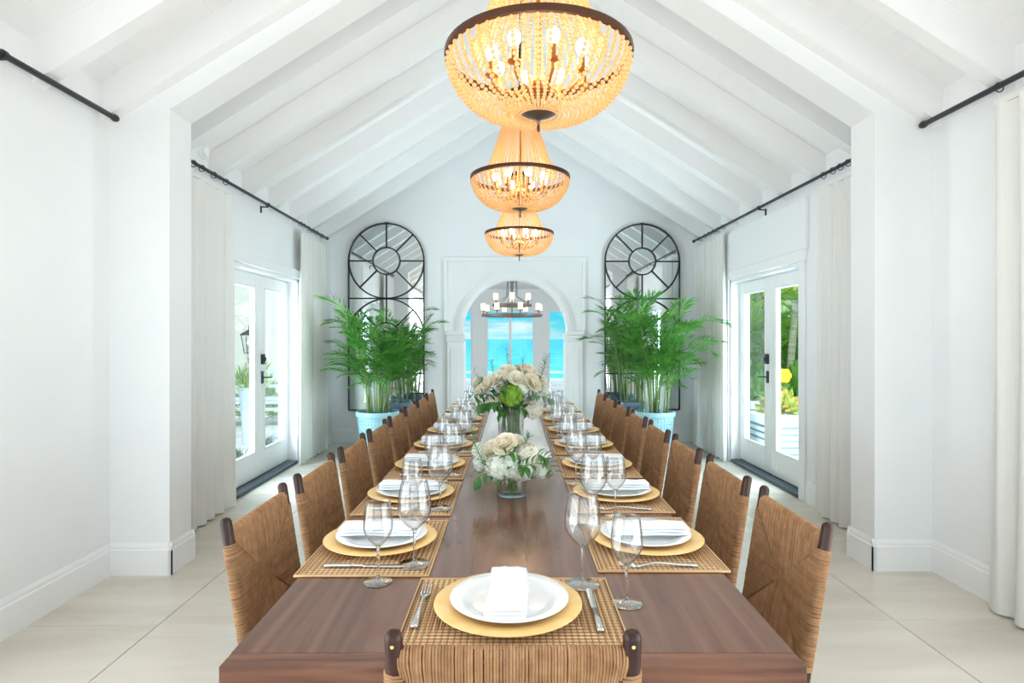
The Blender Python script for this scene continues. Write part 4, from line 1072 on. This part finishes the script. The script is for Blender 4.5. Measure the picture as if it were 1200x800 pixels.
def make_chand():
    o = empty('beaded_chandelier')
    b = MB(); b.lathe([(RR-.006, -.011), (RR+.007, -.011), (RR+.009, 0), (RR+.007, .011), (RR-.006, .011), (RR-.006, -.011)], 72)
    b.build('main_ring', M['bronze'], o, auto=35)
    b = MB(); b.lathe([(.078, .50), (.095, .50), (.095, .53), (.078, .53), (.078, .50)], 40); b.lathe([(.02, .525), (.085, .525), (.05, .55), (.02, .56)], 24)
    b.build('crown', M['bronze'], o, auto=35)
    b = MB(); b.lathe([(0, -.222), (.004, -.220), (.007, -.212), (.004, -.206), (.012, -.202), (.038, -.194), (.062, -.182), (.064, -.178), (.0, -.178)], 28)
    b.build('bottom_cap', M['pewter'], o, auto=40)
    b = MB(); b.lathe([(0, -.246), (.004, -.244), (.0055, -.232), (.003, -.220)], 12); b.build('drop_finial', M['bronze'], o, smooth=True)
    b = MB(); b.tube([(0, 0, -.178), (0, 0, .56)], .008, 10); b.lathe([(0, -.12), (.03, -.11), (.04, -.09), (.03, -.07), (.012, -.06)], 16)
    b.build('centre_stem', M['brass'], o, auto=40)
    for k in range(8):
        a = 2*PI*(k+.3)/8; c, s = math.cos(a), math.sin(a)
        p = [(c*r_, s*r_, z) for r_, z in ((.03, -.09), (.07, -.125), (.12, -.125), (.155, -.10), (.158, -.08))]
        b = MB(); b.tube(p, .006, 6); b.lathe([(.006, -.085), (.022, -.078), (.022, -.072), (.011, -.07), (.011, -.03), (0, -.03)], 12, T((c*.158, s*.158, 0)))
        arm = b.build('arm', M['brass'], o, auto=40)
        MB().lathe([(0, -.03), (.010, -.028), (.019, -.012), (.021, .0), (.018, .012), (.009, .022), (0, .025)], 12, T((c*.158, s*.158, 0))).build('bulb', M['bulb'], arm, smooth=True)
    n = 50
    for k in range(n):
        place('bead_strand', low_me, o, None, (0, 0, 2*PI*k/n)); place('bead_strand', up_me, o, None, (0, 0, 2*PI*(k+.5)/n))
    return o
M['brass'] = mat('warm_brass', (.45, .20, .06), .3, metal=.8)
ch = make_chand(); CL = ['largest beaded chandelier, nearest, at the top of the picture', 'beaded chandelier in the middle of the row of three', 'smallest-looking beaded chandelier, farthest of the three, before the arch']
for i, (px, Y, z) in enumerate(((631, 1.985, 2.303), (609.5, 3.73, 2.372), (608.5, 5.38, 2.318))):
    c = ch if i == 0 else copy_tree(ch)
    x, y = P(PX(px, Y), Y); c.location = (x, y, z); c.rotation_euler = (0, 0, .05*i); tag(c, CL[i], 'chandelier', 'beaded chandeliers over the table')
    zt = zc(x)-.0
    b = MB(); b.tube([(0, 0, .555), (0, 0, zt-z-.03)], .006, 8); b.build('hanging_rod', M['bronze'], c, smooth=True)
    MB().lathe([(0, zt-z-.05), (.06, zt-z-.045), (.065, zt-z-.01), (.0, zt-z-.01)], 24).build('ceiling_canopy', M['bronze'], c, auto=40)
    lamp('bulb_glow', 'POINT', (x, y, z-.05), (0, 0, 0), 4.5, (1, .79, .54), shadow_soft_size=.12)
# ---------------------------------------------------------------- candle chandelier in the sea room
x, y = P(PX(600, 10.6), 10.6)
o = empty('candle_chandelier', (x, y, 1.785), 0, 'two-tier iron ring chandelier with frosted candle shades seen through the arch', 'chandelier')
def tier(z, R_, n, ph_):
    b = MB(); b.lathe([(R_-.02, -.02), (R_+.02, -.02), (R_+.02, .02), (R_-.02, .02), (R_-.02, -.02)], 48, T((0, 0, z))); b.build('ring', M['ring_iron'], o, auto=35)
    for k in range(n):
        a = ph_+2*PI*k/n; c, s = math.cos(a)*R_, math.sin(a)*R_
        b = MB(); b.lathe([(0, .02), (.008, .02), (.008, .07), (.045, .075), (.048, .085), (0, .085)], 14, T((c, s, z))); b.build('cup', M['ring_iron'], o, auto=40)
        MB().lathe([(0, .086), (.040, .086), (.040, .20), (.036, .20), (.0, .17)], 16, T((c, s, z))).build('candle_shade', M['candle'], o, auto=40)
tier(0, .52, 8, .26); tier(.18, .33, 6, .52)
for k in range(6):
    a = .3+2*PI*k/6; c, s = math.cos(a), math.sin(a)
    MB().tube([(c*.33, s*.33, .2), (c*.10, s*.10, .34)], .005, 5).build('stay_rod', M['ring_iron'], o)
    MB().tube([(c*.10, s*.10, .34), (c*.085, s*.085, .70)], .006, 5).build('stay_rod', M['ring_iron'], o)
MB().tube([(0, 0, -.03), (0, 0, H2-1.785)], .010, 8).build('stem', M['ring_iron'], o, smooth=True)
MB().lathe([(.09, .60), (.11, .60), (.11, .63), (.09, .63), (.09, .60)], 24).build('collar_ring', M['ring_iron'], o, auto=35)

# ================================================================ OUTSIDE
g = MB().box(-60, 60, -40, 24, -.5, -.21).build('ground', M['sand']); struct(g, 'garden ground around the house', 'ground')
tl = MB().box(-9, XL-.22, 3, 24, -.21, -.03).build('terrace_left', M['paving']); struct(tl, 'pale paved courtyard outside the left doors', 'paving')
tr2 = MB().box(XR+.22, 9, 3, 24, -.21, -.03).build('terrace_right', M['paving']); struct(tr2, 'pale paved terrace outside the right doors', 'paving')
ts = MB().box(XL-.2, XR+.2, 14.9, 20, -.21, -.03).build('terrace_sea', M['paving']); struct(ts, 'pale terrace on the sea side', 'paving')
se = MB().add([(-12000, 24, -6), (12000, 24, -6), (12000, 20000, -6), (-12000, 20000, -6)], [(0, 1, 2, 3)]).build('sea', M['sea'])
tag(se, 'turquoise sea out to the horizon beyond the arch windows', 'sea', None, 'stuff')
# sea-side railing
rl = empty('terrace_railing', (AX, 18.0, -.03), 0, 'white terrace railing seen low through the windows beyond the arch', 'railing')
for k in range(9): MB().bbox(-4+k-.03, -4+k+.03, -.03, .03, 0, .42, .004).build('post', M['trim'], rl)
for z in (.36, .14): MB().bbox(-4.1, 4.1, -.035, .035, z, z+.07, .004).build('rail', M['trim'], rl)
# palm fronds seen through the left sea window
OF = [frond_mesh('frond', 1.9, 30, .5, .028, M['palm_yellow'], .9, 31, .015), frond_mesh('frond', 2.0, 30, .55, .03, M['palm_out'], 1.1, 32, .015), frond_mesh('frond', 1.8, 30, .5, .03, M['palm_out'], .7, 33, .015)]
def palm_tree(x, y, z0, h, n, label, seed, mats, sc=1.0, grp='garden palms outside the windows'):
    random.seed(seed); o = empty('palm_tree', (x, y, z0), 0, label, 'palm tree', grp)
    MB().tube([(0, 0, 0), (.05, .02, h*.5), (.12, .0, h)], [.10*sc, .075*sc, .06*sc], 10).build('trunk', M['bark'], o, smooth=True)
    for k in range(n):
        f = place('frond', random.choice(mats), o); f.matrix_local = T((.12, 0, h))@RZ(2*PI*k/n+random.uniform(-.3, .3))@RY(-random.uniform(-.25, 1.2))@Matrix.Scale(sc*random.uniform(.8, 1.1), 4)
palm_tree(-3.2, 21.5, -.25, .9, 12, 'yellow-green palm low beyond the left window of the sea room', 3, OF[:1], .8)
def shrub(x, y, z0, r, h, n, m, label, seed, leaf_l=.12, leaf_w=.03, nm='shrub', up=.2, grp=None):
    random.seed(seed); o = empty(nm, (x, y, z0), 0, label, 'shrub', grp)
    b = MB()
    for k in range(n):
        d = Vector((random.gauss(0, 1), random.gauss(0, 1), abs(random.gauss(0, 1))*1.0)).normalized(); q = random.uniform(.45, 1)
        p = Vector((d.x*r*q, d.y*r*q, .08*h+d.z*h*q*.9)); dd = (d+Vector((random.uniform(-.6, .6), random.uniform(-.6, .6), up+random.uniform(-.4, .4)))).normalized()
        s = dd.cross(Vector((random.random(), random.random(), 1))).normalized(); ll = leaf_l*random.uniform(.6, 1.2); w_ = leaf_w
        b.add([p, p+dd*ll*.5-s*w_, p+dd*ll, p+dd*ll*.5+s*w_], [(0, 1, 2, 3)])
    b.build('foliage', m, o)['kind'] = 'stuff'
    b = MB()
    for k in range(7):
        a = random.random()*6.3; b.tube([(0, 0, 0), (r*.3*math.cos(a), r*.3*math.sin(a), h*.4), (r*.6*math.cos(a), r*.6*math.sin(a), h*.75)], .008, 5)
    b.build('stems', M['cane'], o)
    return o
# right: palm garden
def slat_box(x, y, w, d, h, label, lid=True):
    o = empty('slatted_planter', (x, y, -.03), 0, label, 'planter', 'slatted planters outside the right doors')
    MB().box(-w/2+.02, w/2-.02, -d/2+.02, d/2-.02, .02, h-.06).build('inner_box', M['teal'], o)
    n = int((h-.12)/.07)
    for k in range(n): MB().bbox(-w/2, w/2, -d/2, d/2, .03+k*.07, .03+k*.07+.045, .004).build('slat', M['slat'], o)
    MB().bbox(-w/2-.02, w/2+.02, -d/2-.02, d/2+.02, h-.10, h, .006).build('rim', M['slat'], o)
slat_box(3.12, 6.65, .55, .6, .56, 'white slatted planter just outside the right doors, nearer one')
slat_box(3.50, 8.1, .55, .7, .58, 'white slatted planter outside the right doors, farther one')
shrub(3.15, 6.75, .50, .2, .22, 420, M['croton'], 'orange and green croton in the nearer slatted planter', 5, .13, .028, grp='shrubs in the palm garden')
shrub(3.55, 8.1, .52, .3, .35, 500, M['hedge'], 'green shrub in the farther slatted planter', 6, .13, .028, grp='shrubs in the palm garden')
o = empty('yellow_flower', (3.42, 7.25, -.03), 0, 'yellow flower among the green leaves outside the right doors', 'flower')
b = MB()
for k in range(6):
    a = k*PI/3; b.sphere(.05, (.045*math.cos(a), -.0, .045*math.sin(a)+.95), 8, 6, (1, .5, 1))
b.build('petals', M['yellow'], o, smooth=True); MB().tube([(0, 0, 0), (.02, .03, .9)], .008, 6).build('stem', M['cane'], o, smooth=True)
for i, (x, y, h, n, sd, sc) in enumerate(((4.3, 9.0, 2.0, 13, 1, .75), (4.6, 10.6, 2.6, 13, 2, .85), (5.6, 10.2, 1.5, 14, 3, .9), (3.9, 10.3, 1.3, 12, 4, .8), (5.2, 12.4, 2.3, 14, 5, 1), (6.8, 12.6, 2.4, 14, 6, 1), (4.5, 7.4, 2.1, 12, 7, .7), (6.2, 8.6, 1.9, 12, 8, .9))):
    palm_tree(x, y, -.03, h, n, ['slender palm', 'tall palm', 'short bushy palm', 'low palm', 'leaning palm', 'broad palm', 'close palm', 'side palm'][i]+' in the garden outside the right doors, '+['second nearest', 'behind the near trunks', 'low on the right', 'low on the left', 'far at the back left', 'far at the back right', 'nearest to the glass', 'off to the right side'][i], 40+sd, OF[1:], sc)
for i, (x, y, r, h, mt, lab) in enumerate(((4.6, 8.6, .8, 1.0, 'hedge', 'green bush right behind the slatted planters'), (5.6, 11.3, 1.4, 2.0, 'palm_out', 'bright green bush behind the palms'), (4.3, 12.6, 1.2, 1.8, 'hedge', 'tall green bush at the back left of the palm garden'), (7.6, 14.0, 2.6, 3.6, 'hedge', 'large green tree mass at the back of the palm garden'), (4.9, 15.2, 2.0, 3.6, 'palm_out', 'high bright green foliage far behind the palms'), (3.9, 9.5, .45, .9, 'hedge', 'small green bush between the palm trunks'))):
    shrub(x, y, -.03, r, h, int(900+1500*r), M[mt], lab, 70+i, .26, .06, grp='shrubs in the palm garden')
M['planter'] = mat('pale_planter', (.55, .62, .64), .5)
# left: courtyard
cw = MB().box(-9, -3.0, 11.8, 12.0, -.03, 3.4).build('wall_courtyard', M['cream_wall']); struct(cw, 'cream wall at the back of the courtyard outside the left doors', 'wall')
o = empty('wall_lantern', (-4.93, 11.8, 1.30), 0, 'dark metal lantern on the cream courtyard wall seen through the left doors', 'lantern')
b = MB(); b.lathe([(.17, .14), (.175, .155), (.05, .23), (.02, .25), (0, .25)], 4, T((0, -.2, 0))@RZ(PI/4)); b.build('cap', M['iron'], o)
b = MB()
for k in range(4):
    a = PI/4+k*PI/2; b.tube([(.15*math.cos(a), -.2+.15*math.sin(a), .14), (.09*math.cos(a), -.2+.09*math.sin(a), -.2)], .008, 5)
b.lathe([(.095, -.21), (.10, -.2), (0, -.2)], 4, T((0, -.2, 0))@RZ(PI/4)); b.tube([(0, -.2, .25), (0, -.2, .32), (0, 0, .32)], .01, 6); b.build('cage', M['iron'], o)
MB().lathe([(.085, -.19), (.14, .135)], 4, T((0, -.2, 0))@RZ(PI/4)).build('lantern_glass', M['pane'], o)
MB().sphere(.045, (0, -.2, 0), 10, 8).build('bulb', M['candle'], o, smooth=True)
o = empty('tall_planter', (-3.34, 7.9, -.03), 0, 'tall white tapered planter in the courtyard outside the left doors', 'planter')
MB().lathe([(0, 0), (.09, 0), (.14, .74), (.15, .75), (.15, .77), (.13, .77), (.12, .70), (0, .70)], 32).build('planter_body', M['planter'], o, auto=40)
shrub(-3.36, 7.9, .68, .24, .26, 420, M['grassy'], 'pale grassy plant in the tall white planter', 8, .2, .007, nm='grassy_plant', up=.5)
o = empty('slatted_bench', (-4.35, 9.6, -.03), 0, 'white slatted bench against the courtyard wall', 'bench')
for z in (.25, .36, .62, .73, .84): MB().bbox(-.9, .9, -.02, .02, z, z+.05, .004).build('slat', M['slat'], o)
MB().bbox(-.9, .9, -.02, .4, .42, .47, .004).build('seat', M['slat'], o)
for s in (-1, 1):
    for yy in (0, .36): MB().bbox(s*.86-.03, s*.86+.03, yy-.02, yy+.02, 0, .42 if yy else .88, .004).build('leg', M['slat'], o)
for i, (x, y) in enumerate(((-2.80, 6.32), (-2.78, 6.98))):
    random.seed(90+i); o = empty('strap_leaf_plant', (x, y, -.03), 0, ['dark strap-leaved plant right outside the left doors, nearer', 'dark strap-leaved plant outside the left doors, farther'][i], 'plant', 'dark plants outside the left doors')
    MB().lathe([(0, 0), (.13, 0), (.16, .03), (.10, .07), (0, .08)], 16).build('pebble_mound', M['pebble'], o, auto=60)
    b = MB()
    for k in range(90):
        a = random.random()*2*PI; e = random.uniform(.3, 1.3); d = Vector((math.cos(a)*math.cos(e), math.sin(a)*math.cos(e), math.sin(e))); s = d.cross(Vector((0, 0, 1))).normalized()*.011; L_ = random.uniform(.12, .24); p = Vector((random.uniform(-.08, .08), random.uniform(-.08, .08), .06+random.random()*.08))
        b.add([p-s*.5, p+s*.5, p+d*L_*.6+s, p+d*L_*.6-s, p+d*L_+Vector((0, 0, -.03))], [(0, 1, 2, 3), (3, 2, 4)])
    b.build('leaves', M['dark_leaf'], o)['kind'] = 'stuff'
shrub(-4.1, 9.9, -.03, .35, 1.0, 600, M['grassy'], 'soft green shrub before the courtyard wall, seen through the farther left leaf', 15, .2, .02)
# purge of helper attributes is not needed; ensure every mesh part has valid normals
